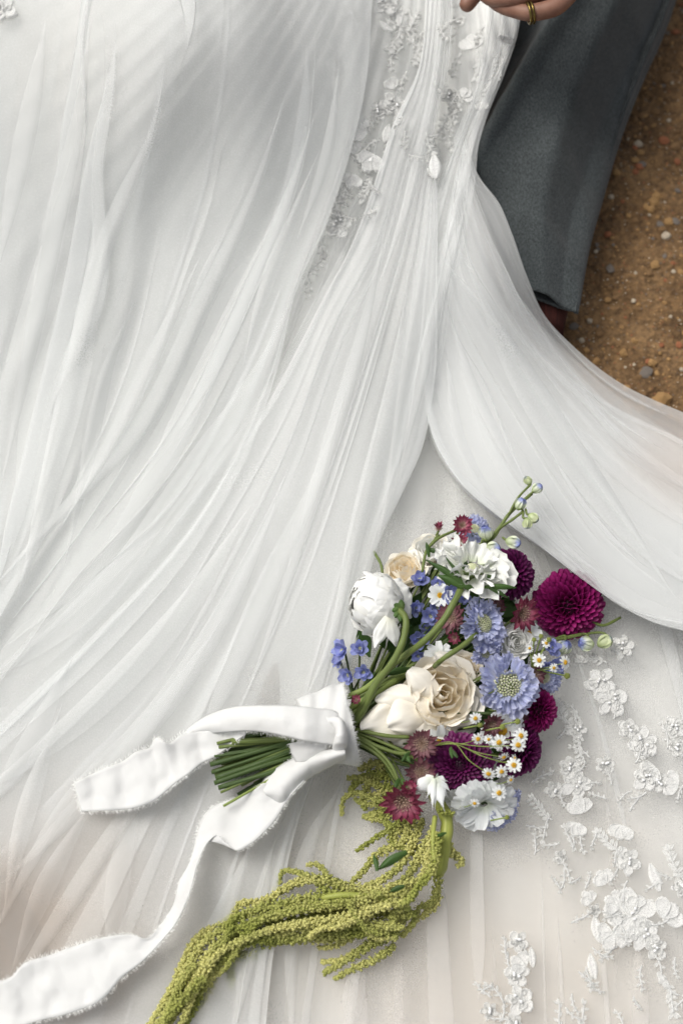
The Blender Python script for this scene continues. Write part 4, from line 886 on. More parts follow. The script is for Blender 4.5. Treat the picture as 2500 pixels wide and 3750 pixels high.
# --- white daisies (chrysanthemum)
P_mum = [petal_mesh('petal', M_mum, .20, 1, 'spoon', .5, -.1, .02, 5, seed=i, nu=9, nv=7) for i in range(4)]
P_mumw = [petal_mesh('petal', M_mum, .30, 1, 'spoon', .4, -.15, .03, 5, seed=i, nu=9, nv=7) for i in range(4)]
M_disc = plain_mat('yellow_disc', (0.62, 0.32, 0.015), (0.80, 0.50, 0.05), 900, .7, .8, .002)
def daisy(px, py, z, r, face, label, n=14, P=None, th=1.35, layers=1, disc=True, name='white_daisy', cat='daisy'):
    rt = root(name, px, py, z, face, random.uniform(0, 6), label, cat, GRP); R = r * S(px, py, z)
    for q in range(layers):
        for i in range(n):
            obj('petal', random.choice(P or P_mum), rt, pm((i + .5 * q) * 2 * PI / n + random.uniform(-.1, .1), th - .25 * q + random.uniform(-.15, .15), R * .12, 0, R * random.uniform(.82, .98) * (1 - .1 * q), random.uniform(-.25, .25)))
    if disc: obj('disc', buds('disc', R * .22, 40, M_disc, R * .05, .6), rt)
    auto_stem(rt, px, py, z, .0013)
    return rt
rt = root('white_daisy', 1590, 2855, .09, (.2, -.5, .8), 0, 'white daisy with drooping petals below the dusky astrantia', 'daisy', GRP)
for i, (x, y, w_) in enumerate([(1508, 2905, 30), (1540, 2860, 22), (1560, 2925, 14), (1578, 2945, 13), (1592, 2968, 14), (1628, 2975, 21), (1642, 2925, 13), (1655, 2905, 11), (1640, 2862, 17), (1615, 2955, 15), (1605, 2850, 20), (1582, 2975, 10)]):
    free_petal(rt, 'petal', M_mum, (1592 + (x - 1592) * .08, 2852 + random.uniform(-4, 4)), (x, y), random.uniform(-.1, .1), .092 + .001 * (i % 4), .086 + .0015 * (i % 3), w_, i, .35, 12, 7, .5)
auto_stem(rt, 1590, 2850, .085)
daisy(1770, 2945, .068, 118, (.1, -.55, .7), 'large white daisy at the bottom of the bouquet above the lilac scabiosa', 16, P_mumw, 1.45, 3, False)
daisy(1838, 2676, .078, 80, (.2, -.2, 1), 'white daisy behind the chamomile flowers right of the dark plum dahlia', 13, P_mumw, 1.4, 2)
daisy(1870, 2600, .085, 50, (.2, -.3, .9), 'white daisy peeping out below the open blue scabiosa', 10, P_mumw, 1.3, 1)
daisy(1935, 2320, .082, 46, (.3, .2, .9), 'white daisy right of the small ivory rose', 10, P_mumw, 1.3, 1)
daisy(1610, 2180, .078, 46, (0, .2, 1), 'white daisy in the shade under the white scabiosa', 10, P_mumw, 1.2, 1)
daisy(1690, 2935, .056, 70, (-.1, -.5, .7), 'greyish white daisy half hidden beneath the plum dahlia', 12, P_mumw, 1.4, 1)
daisy(1610, 2712, .080, 62, (.3, -.3, .8), 'white daisy squeezed between the cream rose and the plum dahlia', 9, P_mumw, 1.4, 1)
daisy(1610, 2402, .085, 55, (0, .3, .9), 'white daisy behind the upper edge of the cream rose', 9, P_mumw, 1.3, 1)

# --- chamomile
P_cham = [petal_mesh('petal', M_mum, .24, 1, 'spoon', .4, -.1, .02, 5, seed=i, nu=5, nv=4) for i in range(3)]
M_budg = plain_mat('bud_green', (0.16, 0.20, 0.04), (0.32, 0.34, 0.09), 90, .6, .2)
r2 = lambda x, y: (1150 + x * .6378, 2400 + y * .6378)
CH = [(925, 362, 26, (0, -.2, 1), 'in front of the cream rose edge beside the maroon astrantia'), (1290, 28, 30, (.1, .1, 1), 'uppermost large one right of the open blue scabiosa'), (1440, 40, 30, (.6, .1, .7), 'at the far right of the upper spray'), (940, 480, 27, (.1, -.2, 1), 'over the plum dahlia, first on its stem'), (1060, 500, 33, (0, -.1, 1), 'facing up on the white daisy'),
      (1185, 462, 32, (.1, .1, 1), 'upper one of the touching pair at the right'), (1170, 515, 33, (-.1, -.2, 1), 'lower one of the touching pair at the right'), (1145, 630, 33, (-.1, .1, 1), 'below the touching pair, over the purple dahlia'), (1000, 680, 30, (-.2, -.4, .8), 'at the end of the curved stem over the plum dahlia'), (1075, 668, 28, (.2, -.2, .9), 'between the curved stem one and the purple dahlia'),
      (1060, 790, 32, (.1, -.1, 1), 'on the large white daisy at the bottom'), (1088, 585, 26, (.3, -.5, .5), 'turned to the side right of the white daisy'), (920, 850, 22, (-.1, -.4, .7), 'lowest one, in the shade of the plum dahlia'), (1375, 72, 20, (.3, 0, .9), 'small one between the two upper ones'), (1128, 715, 20, (.4, -.3, .7), 'small one at the edge of the purple dahlia'), (1000, 482, 20, (.2, .1, .9), 'small one tucked behind the stem over the plum dahlia'),
      (1235, -40, 18, (.3, .2, .9), 'small one at the top by the ivory rose'), (1330, -70, 20, (.3, .3, .9), 'small one above the upper spray'), (1150, 590, 18, (.6, .1, .5), 'half hidden one beside the touching pair')]
cpos = []
for (x, y, rr, fc, lb) in CH:
    px, py = r2(x, y); z = .112 if x < 1200 else .105
    if y > 750: z = .095
    o = root('chamomile', px, py, z, fc, random.uniform(0, 6), 'chamomile daisy with yellow eye, ' + lb, 'chamomile', GRP); R = rr * .86 * S(px, py, z); n = 11
    for i in range(n): obj('petal', random.choice(P_cham), o, pm(i * 2 * PI / n + random.uniform(-.12, .12), 1.5 + random.uniform(-.1, .25), R * .25, -R * .05, R * random.uniform(.72, .85), random.uniform(-.2, .2)))
    obj('disc', buds('disc', R * .30, 34, M_disc, R * .085, .75), o)
    cpos.append((px, py, z, o))
hub1 = r2(760, 508); hub2 = r2(1180, 60)
for (px, py, z, o) in cpos:
    if py < 2480 and px > 1900: pts = [(px, py, z - .003), ((px + 1950) / 2, (py + 2445) / 2 + 8, z - .006), (1945, 2450, .085)]
    elif cpos.index((px, py, z, o)) not in (3, 7, 8, 6, 11): pts = [(px, py, z - .003), (px - 30, py + 12, z - .012), (px - 60, py + 14, z - .03)]
    else: pts = [(px, py, z - .003), (px * .55 + hub1[0] * .45, py * .5 + hub1[1] * .5 + 8, z + .002), (hub1[0] + 30, hub1[1] + random.uniform(-3, 3), .100), (1560, 2735, .070)]
    stem_to(o, pts, .00042, M_stemy)
bud_i = 0
BW = ['over the cream rose rim', 'on the white daisy tip', 'at the far right rim', 'beside the touching pair', 'near the ivory rose', 'above the upper spray', 'at the upper spray end', 'by the small lilac scabiosa']
for (x, y, rr) in [(950, 400, 15), (1078, 412, 17), (1450, 118, 18), (1166, 380, 17), (1260, -90, 14), (1300, -110, 14), (1345, -90, 15), (1105, 930, 14)]:
    px, py = r2(x, y); z = .108 if x < 1400 and y < 800 else .085; o = root('chamomile_bud', px, py, z, (.1, 0, 1), 0, 'round green chamomile bud ' + BW[bud_i], 'flower bud', 'chamomile buds'); bud_i += 1
    R = rr * .64 * S(px, py, z); obj('bud', buds('bud', R * .8, 30, M_budg, R * .3, .8), o)
    tgt = (1945, 2450, .085) if py < 2500 and px > 1900 else (px - 60, py + 12, z - .01); stem_to(o, [(px, py, z - .002), tgt], .0007, M_stemy)

# --- delphinium florets and buds
M_delp = petal_mat('delphinium_blue', [(0, (0.50, 0.58, 0.52)), (.35, (0.42, 0.47, 0.74)), (1, (0.30, 0.36, 0.70))], .4, .4, .5, .25, 14, (0.36, 0.30, 0.62), .3)
P_del = [petal_mesh('petal', M_delp, .36, 1, 'oval', .6, .12, .05, 6, seed=i, nu=8, nv=7) for i in range(4)]
DEL = [(1540, 2128, .07, 48, (-.2, .5, .8), 'beside the cream rose behind the ranunculus'), (1648, 2176, .075, 54, (0, .1, 1), 'deep blue, right of the white scabiosa stem'), (1578, 2256, .085, 48, (-.2, 0, 1), 'left of the brownish astrantia'), (1535, 2335, .09, 50, (-.1, -.2, 1), 'between the two long green stems'), (1518, 2228, .08, 42, (.3, .2, .9), 'touching the right side of the ranunculus'),
       (1262, 2385, .07, 55, (-.7, .2, .6), 'outermost at the left of the bouquet'), (1318, 2376, .075, 44, (-.1, .3, .9), 'just under the ranunculus'), (1330, 2460, .075, 44, (-.1, -.1, 1), 'closest to the ribbon cuff'), (1280, 2470, .065, 46, (-.5, -.2, .8), 'lower left over the tulle'), (1245, 2420, .06, 36, (-.7, 0, .5), 'small pale one at the left rim'),
       (1620, 2050, .07, 40, (-.1, .5, .8), 'peeking above the white scabiosa'), (2012, 2372, .07, 46, (.3, .2, .8), 'pale one right of the chamomile spray'), (1500, 2455, .065, 38, (0, 0, 1), 'in the shade behind the rose'), (1600, 2225, .07, 40, (0, .2, 1), 'in the shadow under the white scabiosa'), (2030, 2440, .065, 46, (.4, 0, .7), 'right rim below the magenta dahlia'), (1560, 2300, .07, 40, (0, .2, 1), 'shaded one between stems and astrantia')]
DEL += [(1600, 2140, .075, 36, (0, .3, 1), 'pressed against the white scabiosa bracts'), (1530, 2400, .075, 38, (0, -.2, 1), 'tucked above the cream rose tip'), (1950, 2545, .075, 36, (.4, -.1, .8), 'under the right rim of the open blue scabiosa'), (2000, 2440, .08, 34, (.3, 0, .8), 'between two chamomile daisies of the upper spray'), (1850, 2905, .055, 36, (.3, -.4, .8), 'below the lowest chamomile daisy'), (1700, 2190, .085, 36, (0, .1, 1), 'above the upper blue scabiosa')]
for (px, py, z, r, fc, lb) in DEL:
    o = root('delphinium', px, py, z, fc, random.uniform(0, 6), 'blue delphinium floret ' + lb, 'delphinium', GRP); R = r * S(px, py, z)
    for q in range(2):
        for i in range(6): obj('petal', random.choice(P_del), o, pm((i + .5 * q) * PI / 3 + random.uniform(-.15, .15), 1.05 - .45 * q + random.uniform(-.15, .2), 0, 0, R * random.uniform(.8, 1.05) * (1 - .15 * q), random.uniform(-.4, .4)))
    obj('flower_centre', buds('flower_centre', R * .15, 9, M_cent, R * .06, .6), o, Matrix.Translation((0, 0, R * .2)))
    auto_stem(o, px, py, z, .0010)
M_dbud = petal_mat('delphinium_bud', [(0, (0.42, 0.52, 0.22)), (.3, (0.66, 0.72, 0.50)), (.62, (0.70, 0.73, 0.62)), (.8, (0.38, 0.42, 0.68)), (1, (0.17, 0.20, 0.55))], .35, .2, .5, .1, 10, (0.40, 0.50, 0.25), .3)
M_dbud2 = petal_mat('delphinium_bud_green', [(0, (0.36, 0.46, 0.16)), (.4, (0.62, 0.68, 0.42)), (.9, (0.62, 0.66, 0.42)), (1, (0.30, 0.36, 0.40))], .35, .2, .5, .1, 10, (0.36, 0.45, 0.2), .3)
r1 = lambda x, y: (1150 + x * .7653, 1700 + y * .7653)
P_bud = {m_: [petal_mesh('petal', m_, .50, 1, 'oval', 1.2, .25, .02, 4, seed=i, nu=9, nv=7) for i in range(3)] for m_ in (M_dbud, M_dbud2)}
def dbud(px, py, z, r, d, label, mt=None):
    mt = mt or M_dbud; o = root('delphinium_bud', px, py, z, (d[0], d[1], .25), 0, label, 'flower bud', 'delphinium buds'); R = r * S(px, py, z)
    V = []; UVs = []; nu, nv = 14, 20; s0 = random.uniform(0, 6)
    for i in range(nu):
        u = i / (nu - 1); rr = R * .72 * math.sin(PI * (u ** .85 * .94 + .03)) ** .75
        for j in range(nv):
            a = j / nv * 2 * PI; k = 1 + .09 * abs(math.sin(a * 2.5 + u * 1.2 + s0)) - .05 + .05 * noise.noise(Vector((math.cos(a), math.sin(a), u * 2 + px)))
            V.append((rr * k * math.cos(a), rr * k * math.sin(a), (u * 2 - 1) * R)); UVs.append((j / nv * 1.0, u))
    F = gridF(nu, nv, True).tolist()
    obj('bud', mesh('bud', V, F, mt, UVs), o)
    for i in range(4): obj('petal', random.choice(P_bud[mt]), o, pm(i * PI / 2 + s0, .42, R * .05, -R * 1.0, R * 1.9, 0))
    return o
DB = [(1022, 80, 22, (-.5, .6), 'topmost pale green', 2), (1064, 116, 27, (.6, .5), 'blue tipped second from the top', 1), (985, 192, 30, (.4, .8), 'standing upright halfway up the spray with blue tip', 1), (1046, 256, 27, (.5, -.4), 'dark tipped at the right of the spray', 2), (1018, 282, 25, (0, -.8), 'hanging lowest of the right side pair', 2),
      (820, 332, 37, (-.1, .6), 'large cream, left above the white scabiosa', 1), (950, 373, 35, (.9, -.2), 'large, pointing right over the skirt', 1), (850, 405, 37, (.9, .1), 'large with violet blue tip just above the white scabiosa', 1), (858, 452, 30, (.4, -.5), 'greenish, under the violet tipped one', 2)]
brs = [(930, 240), (1030, 145), (1000, 225), (1010, 215), (1000, 225), (800, 380), (900, 350), (800, 400), (810, 420)]
first = None
for i, (x, y, r, d, lb, k) in enumerate(DB):
    px, py = r1(x, y); z = .10 if x < 900 else .105; o = dbud(px, py, z, r * .80, d, 'delphinium bud ' + lb, M_dbud if k == 1 else M_dbud2); bx, by = r1(*brs[i])
    L = r * .7; dl = math.hypot(*d); stem_to(o, [(px - d[0] / dl * L, py + d[1] / dl * L, z), ((px + bx) / 2 - 4, (py + by) / 2 + 4, z), (bx, by, z - .003)], .0011, M_stem)
    first = first or o
stem_to(first, [(*r1(1040, 140), .102), (*r1(1000, 175), .102), (*r1(930, 240), .100), (*r1(880, 310), .098), (*r1(820, 370), .096), (*r1(770, 400), .09), (*r1(740, 520), .08)], .0016, M_stem)
stem_to(first, [(*r1(1000, 225), .102), (*r1(940, 270), .1), (*r1(890, 305), .098), (*r1(860, 350), .096), (*r1(800, 390), .092)], .0013, M_stem)
for (px, py, d, lb) in [(2146, 2358, (-.8, .1), 'soft white and blue, just under the magenta dahlia'), (2212, 2350, (.6, .4), 'pale green, at the right beneath the magenta dahlia'), (2062, 2372, (.3, .4), 'whitish, left below the magenta dahlia')]:
    o = dbud(px, py, .055, 30, d, 'delphinium bud ' + lb, M_dbud if px < 2200 else M_dbud2); stem_to(o, [(px, py, .055), (px + 5, 2328, .05), (2020, 2345, .05)], .0012, M_stem)

# --- filler: leaves and extra stems inside the bouquet
gr = root('bouquet_greenery', 1560, 2480, .05, label='dark green leaves and thin stems filling the inside of the bouquet', cat='foliage')
P_leaf = [petal_mesh('leaf', M_leaf, .24, 1, 'lance', .4, random.uniform(-.2, .2), .03, 4, seed=i, nu=9, nv=5) for i in range(5)]
hull = [(1330, 2560), (1340, 2400), (1430, 2280), (1530, 2130), (1640, 2030), (1800, 2100), (1880, 2250), (1960, 2400), (1960, 2560), (1900, 2740), (1800, 2880), (1650, 2900), (1560, 2860), (1420, 2740)]
def inside(x, y):
    c = False
    for i in range(len(hull)):
        x1, y1 = hull[i]; x2, y2 = hull[i - 1]
        if (y1 > y) != (y2 > y) and x < (x2 - x1) * (y - y1) / (y2 - y1) + x1: c = not c
    return c
k = 0
while k < 150:
    x, y = random.uniform(1300, 2000), random.uniform(2000, 2920)
    if not inside(x, y) or not inside(x + 50, y) or not inside(x, y + 50): continue
    z = random.uniform(.035, .07); p = W(x, y, z); ang_ = math.atan2(2660 - y, x - 1300) + random.uniform(-.9, .9)
    n = (-FW + Vector((random.uniform(-.7, .7), random.uniform(-.7, .7), 0))).normalized(); m = Matrix.Translation(p) @ frame(n, ang_ - PI / 2) @ Matrix.Scale(random.uniform(.016, .034), 4)
    obj('leaf', random.choice(P_leaf), gr, gr.matrix_basis.inverted() @ m); k += 1
for i in range(46):
    while True:
        x, y = random.uniform(1380, 1950), random.uniform(2060, 2880)
        if inside(x, y): break
    z = random.uniform(.05, .085); jy = random.uniform(-90, 90)
    stem_to(gr, [(x, y, z), ((x + 1300) / 2 + random.uniform(-20, 20), (y + 2660 + jy) / 2 + random.uniform(-25, 25), z * .9), (1290, 2650 + jy, .068)], random.choice([.0010, .0014, .002]), random.choice([M_stem, M_stemd, M_stemd]))
for pts, r_ in [([(1545, 2735, .088), (1480, 2760, .085), (1400, 2740, .085), (1300, 2690, .08)], .0017), ([(1470, 2890, .082), (1430, 2800, .085), (1370, 2740, .084), (1300, 2700, .08)], .0016), ([(1455, 2860, .078), (1400, 2780, .082), (1290, 2705, .08)], .0017),
                ([(1500, 2700, .088), (1420, 2695, .088), (1300, 2670, .082)], .0018), ([(1560, 2800, .08), (1460, 2745, .083), (1300, 2680, .08)], .0015), ([(1450, 2490, .09), (1370, 2540, .09), (1270, 2600, .082)], .0028), ([(1420, 2450, .08), (1340, 2520, .085), (1255, 2560, .08)], .0028), ([(1500, 2460, .075), (1400, 2520, .085), (1280, 2620, .08)], .003)]:
    stem_to(gr, pts, r_, M_stem if r_ < .0027 else M_stemy)
# astrantia collar leaves and the small leaf on the plum dahlia, light leaves by the ribbon
for (a, b_, wd, z) in [((1482, 2760), (1500, 2790), 9, .098), ((1500, 2755), (1470, 2790), 8, .098), ((1462, 2850), (1445, 2890), 9, .09), ((1468, 2850), (1490, 2885), 9, .09), ((1645, 2740), (1675, 2775), 9, .116), ((1650, 2735), (1655, 2778), 7, .116), ((1570, 2040), (1560, 1985), 8, .09), ((1565, 2010), (1610, 2020), 10, .09), ((1822, 2085), (1828, 2035), 10, .11), ((1500, 2450), (1400, 2470), 14, .085)]:
    free_petal(gr, 'leaf', M_leaf, a, b_, .1, z, z + .004, wd, 3, .3, 8, 5)
for pts in [[(1606, 1960, .065), (1585, 1985, .07), (1560, 2020, .08), (1545, 2095, .08)], [(1670, 1940, .075), (1600, 1975, .08), (1562, 2010, .08)], [(1368, 2020, .055), (1395, 2070, .06), (1400, 2100, .06)]]: stem_to(gr, pts, .0014, M_stem)

# ------------------------------------------------------------------ cut stems at the handle
sb = root('stem_bundle', 930, 2820, .05, label='bundle of cut green stems sticking out left of the ribbon cuff', cat='flower stems')
ends = [(785, 2770), (770, 2800), (775, 2830), (785, 2868), (800, 2885), (808, 2902), (818, 2952), (890, 2700), (850, 2715), (960, 2690), (820, 2760), (800, 2745), (770, 2785), (790, 2850), (930, 2870), (960, 2880), (870, 2910)]
ends += [(random.uniform(775, 900), random.uniform(2720, 2890)) for _ in range(22)]
for i, (x, y) in enumerate(ends):
    jy = (y - 2800) * .45 + random.uniform(-20, 20); z = .040 + random.uniform(0, .035) if i > 8 else .075; xm = (x + 1200) / 2
    r_ = random.choice([.0012, .0016, .0022, .003]); y2 = 2690 + jy
    y2 = 2690 + (y - 2800) * random.uniform(-.1, .8) + random.uniform(-25, 25)
    stem_to(sb, [(x, y, z), (xm, (y + y2) / 2 + random.uniform(-9, 9), z + .002), (1220, y2, max(.06, z))], r_, random.choice([M_stem, M_stemd, M_stemd, M_stemd]) if i != 6 else M_stemy)

# ------------------------------------------------------------------ ribbon
M_rib = cloth_mat('ribbon_cotton', (0.66, 0.66, 0.645), (), 1600, .5, vary=.02)
M_thr = plain_mat('ribbon_thread', (0.78, 0.78, 0.75), (0.88, 0.88, 0.86), 300, .9, .0)
rib = root('ribbon', 1230, 2660, .08, label='white raw edged cotton ribbon tied round the stems with two long tails', cat='ribbon')
def fray(P, out, name='frayed_edge', dens=2600, ln=.0048):
    """loose threads along an edge; P edge points, out outward directions"""
    d = np.linalg.norm(P[1:] - P[:-1], axis=1); t = np.concatenate([[0], np.cumsum(d)]); n = int(t[-1] * dens); b = []; F = []
    for k in range(n):
        q = random.uniform(0, t[-1]); i = min(int(np.searchsorted(t, q)) - 1, len(d) - 1); i = max(i, 0); f = (q - t[i]) / (d[i] + 1e-9)
        p = P[i] * (1 - f) + P[i + 1] * f; o = out[i]; tg = (P[i + 1] - P[i]) / (d[i] + 1e-9); L = ln * random.uniform(.15, 1.2); a = random.uniform(-.95, .95)
        dr = o * math.cos(a) + tg * math.sin(a) + np.array([0, 0, random.uniform(-.5, .35)]); s = tg * .00013; b_ = len(b)
        p = p - o * .0006
        b += [p - s, p + s, p + dr * L * .6 + s * .8, p + dr * L * .6 - s * .8, p + dr * L + tg * L * random.uniform(-.3, .3)]
        F += [[b_, b_ + 1, b_ + 2, b_ + 3], [b_ + 3, b_ + 2, b_ + 4]]
    return inworld(name, mesh(name, np.array(b), F, M_thr), rib, kind='stuff')
def ribbon(name, A, B_, zA, zB, n=90, m=15, bow=.006, wob=.003, seed=0, frA=True, frB=True, frend=False, freq=1.0, twist=None):
    a = crv(A, n); b = crv(B_, n); t = np.linspace(0, 1, n)
    za = np.interp(t, np.linspace(0, 1, len(zA)), zA); zb = np.interp(t, np.linspace(0, 1, len(zB)), zB); V = np.zeros((n, m, 3))
    for i in range(n):
        for j in range(m):
            f = j / (m - 1); x = a[i] * (1 - f) + b[i] * f; z = za[i] * (1 - f) + zb[i] * f + bow * math.sin(PI * f)
            z += wob * (noise.noise(Vector((x[0] * .012 * freq, x[1] * .012 * freq, seed))) * 1.6 + .35 * noise.noise(Vector((x[0] * .03 * freq, x[1] * .03 * freq, seed + 3))))
            V[i, j] = Wd(x[0], x[1], z)
    o = inworld(name, mesh(name, V.reshape(-1, 3), gridF(n, m), M_rib), rib)
    s = o.modifiers.new('thick', 'SOLIDIFY'); s.thickness = .0008
    for on, k, k2 in ((frA, 0, 2), (frB, m - 1, m - 3)):
        if on:
            out = V[:, k] - V[:, k2]; out /= np.linalg.norm(out, axis=1)[:, None]; fray(V[:, k], out)
    if frend: out = V[-1] - V[-3]; out /= np.linalg.norm(out, axis=1)[:, None]; fray(V[-1], out)
    return V
up1 = [(1262, 2650), (1230, 2608), (1160, 2595), (1100, 2588), (950, 2585), (850, 2592), (765, 2620), (700, 2662), (660, 2700)]
lo1 = [(1262, 2735), (1215, 2728), (1130, 2716), (1060, 2700), (980, 2682), (905, 2676), (830, 2680), (740, 2688), (672, 2698)]
ribbon('ribbon_tail', up1, lo1, [.112, .118, .122, .118, .108, .09, .075, .065, .06], [.112, .12, .122, .118, .110, .095, .078, .066, .058], bow=.005, wob=.002, frA=False, seed=1)
up2 = [(905, 2668), (800, 2672), (720, 2680), (665, 2690), (618, 2722), (575, 2702), (548, 2738), (500, 2752), (455, 2785), (400, 2808), (330, 2838), (272, 2868)]
lo2 = [(900, 2690), (850, 2725), (800, 2765), (740, 2795), (690, 2835), (640, 2870), (600, 2905), (560, 2935), (520, 2952), (470, 2962), (390, 2968), (300, 2972)]
ribbon('ribbon_tail', up2, lo2, [.094, .080, .072, .068, .070, .076, .068, .072, .068, .068, .064, .062], [.085, .075, .070, .070, .074, .074, .075, .072, .072, .068, .066, .064], bow=-.002, wob=.0028, seed=2, frend=True)
up3 = [(1262, 2738), (1180, 2750), (1065, 2783), (1000, 2825), (966, 2858), (956, 2880)]
lo3 = [(1266, 2778), (1200, 2810), (1118, 2859), (1075, 2905), (1030, 2940), (985, 2925)]
ribbon('ribbon_tail', up3, lo3, [.115, .11, .095, .08, .075, .07], [.105, .095, .085, .082, .08, .07], bow=.012, frB=False, seed=3, wob=.003)
up4 = [(962, 2868), (905, 2908), (866, 2920), (800, 2945), (766, 2966), (736, 3012), (718, 3080), (702, 3140), (680, 3190), (661, 3223), (638, 3312), (576, 3402), (540, 3437), (491, 3424), (379, 3433), (277, 3464), (179, 3500), (85, 3531), (40, 3580), (-60, 3600)]
lo4 = [(1118, 2858), (1082, 2895), (1049, 2936), (1010, 3000), (965, 3050), (919, 3089), (866, 3115), (820, 3081), (797, 3058), (766, 3081), (736, 3135), (690, 3290), (647, 3380), (594, 3446), (522, 3522), (446, 3580), (384, 3652), (245, 3714), (134, 3741), (-60, 3810)]
ribbon('ribbon_tail', up4, lo4, [.078, .070, .066, .062, .062, .062, .064, .066, .070, .072, .072, .072, .070, .068, .066, .064, .064, .066, .066, .066], [.088, .084, .080, .078, .076, .074, .068, .080, .094, .082, .074, .074, .072, .072, .072, .070, .070, .068, .066, .066], n=150, bow=-.002, wob=.0028, seed=5)
# cuff round the stems
cA = [(1082, 2572), (1120, 2552), (1170, 2532), (1220, 2514), (1252, 2506)]; cB = [(1175, 2790), (1210, 2795), (1250, 2802), (1285, 2806), (1318, 2800)]
def cufff(V, tt, ph):
    for i in range(len(tt)):
        for j in range(len(ph)):
            x, y, z = V[i, j]; V[i, j] += np.array([.001, .001, .0025]) * noise.noise(Vector((x * 55 + y * 10, y * 25, 3))) * 2; V[i, j, 2] += .0012 * math.sin(x * 420 - y * 60)
    return V
me = tube_loft('ribbon_cuff', cA, cB, [.078, .08, .082], [.030, .033, .036], 30, 60, M_rib, 2.2, cufff, True); o = inworld('ribbon_cuff', me, rib); s = o.modifiers.new('thick', 'SOLIDIFY'); s.thickness = .0012
ring_ = np.array([v.co for v in me.vertices])[:1800].reshape(30, 60, 3); P = ring_[-1]; out = ring_[-1] - ring_[-4]; out /= np.linalg.norm(out, axis=1)[:, None]; fray(P, out, dens=2600, ln=.0042); fray(ring_[-3] + np.array([0, 0, .0008]), out, dens=1200, ln=.0034)
# knot: small gathered puff
me = tube_loft('knot', [(1195, 2622), (1232, 2628), (1262, 2655), (1268, 2690), (1268, 2715), (1262, 2745), (1240, 2762)], [(1190, 2655), (1212, 2655), (1222, 2672), (1224, 2695), (1220, 2712), (1214, 2738), (1215, 2755)], [.118, .122, .124, .125, .124, .120, .112], [.004, .006, .007, .006, .0075, .008, .004], 30, 24, M_rib, 2, cufff, True)
inworld('knot', me, rib)
# back layer under the knot
ribbon('ribbon_fold', [(1060, 2722), (1070, 2760), (1085, 2790)], [(1200, 2700), (1200, 2740), (1200, 2780)], [.095, .095, .09], [.11, .11, .105], n=16, bow=.004, frA=True, frB=False, seed=8)

# ------------------------------------------------------------------ hanging amaranth
def amaranth_mat():
    m, t, out = newmat('amaranth_green'); L = t.links
    tc = N(t, 'ShaderNodeTexCoord'); n1 = N(t, 'ShaderNodeTexNoise', Scale=24.0, Detail=2.0); n2 = N(t, 'ShaderNodeTexNoise', Scale=600.0, Detail=2.0)
    L.new(tc.outputs['Object'], n1.inputs['Vector']); L.new(tc.outputs['Object'], n2.inputs['Vector'])
    oi = N(t, 'ShaderNodeObjectInfo'); am_ = N(t, 'ShaderNodeMath', operation='MULTIPLY_ADD'); L.new(oi.outputs['Random'], am_.inputs[0]); am_.inputs[1].default_value = .45; am_.inputs[2].default_value = -.22; ad_ = N(t, 'ShaderNodeMath', operation='ADD'); L.new(am_.outputs[0], ad_.inputs[0]); L.new(n1.outputs[0], ad_.inputs[1])
    a = ramp(t, [(0.3, (0.38, 0.42, 0.11)), (.7, (0.70, 0.69, 0.29))], ad_.outputs[0]); b = ramp(t, [(0.3, (0.6, 0.62, 0.5)), (.7, (1.35, 1.3, 1.25))], n2.outputs[0])
    c = mixc(t, 1.0, a.outputs[0], b.outputs[0], 'MULTIPLY')
    bs = N(t, 'ShaderNodeBsdfPrincipled', Roughness=.75); L.new(c, bs.inputs['Base Color']); bs.inputs['Specular IOR Level'].default_value = .2
    tr = N(t, 'ShaderNodeBsdfTranslucent'); L.new(c, tr.inputs[0]); mx = N(t, 'ShaderNodeMixShader', Fac=.3); L.new(bs.outputs[0], mx.inputs[1]); L.new(tr.outputs[0], mx.inputs[2]); L.new(mx.outputs[0], out.inputs[0]); return m
M_am = amaranth_mat()
am = root('hanging_amaranth', 1600, 3050, .05, label='long drooping green amaranth tassels trailing from below the bouquet to the bottom edge', cat='amaranth', group=None)
r4 = lambda x, y: (500 + x * .829, 2900 + y * .829)
v_i, f_i = ico(1)
def strand(pts, z, r=.0042, taper=.45, seed=0):
    rr = random.Random(seed); P = crv(np.array([W(*r4(x, y), zz) for (x, y), zz in zip(pts, np.interp(np.linspace(0, 1, len(pts)), np.linspace(0, 1, len(z)), z))]), 60)
    d = np.linalg.norm(P[1:] - P[:-1], axis=1); t = np.concatenate([[0], np.cumsum(d)]); L = t[-1]; b = Bag(); q = 0
    v, f, _ = tube_data(P, r * .45, 5); b.add(v, f); lump = 0
    while q < L:
        i = min(int(np.searchsorted(t, q, 'right')) - 1, len(d) - 1); ff = (q - t[i]) / d[i]; p = P[i] * (1 - ff) + P[i + 1] * ff; tg = (P[i + 1] - P[i]) / d[i]
        u = q / L; rad = r * (1 - (1 - taper) * u ** 1.6) * min(1, .5 + u * 6) * (1 + .30 * math.sin(q * 1150 + seed)) * rr.uniform(.85, 1.15)
        a = np.cross(tg, [0, 0, 1]); a /= np.linalg.norm(a) + 1e-9; c = np.cross(a, tg)
        for k in range(6):
            th = rr.uniform(0, 6.28); o_ = a * math.cos(th) + c * math.sin(th); s = rr.uniform(.0007, .0016) * (r / .0042) ** .5
            b.add(v_i * s * np.array([1, 1, 1]) * rng.uniform(.75, 1.25, (12, 1)) + (p + o_ * rad * rr.uniform(.75, 1.1)), f_i)
        q += .00105
    return obj('tassel', b.mesh('tassel', M_am), am, am.matrix_basis.inverted())
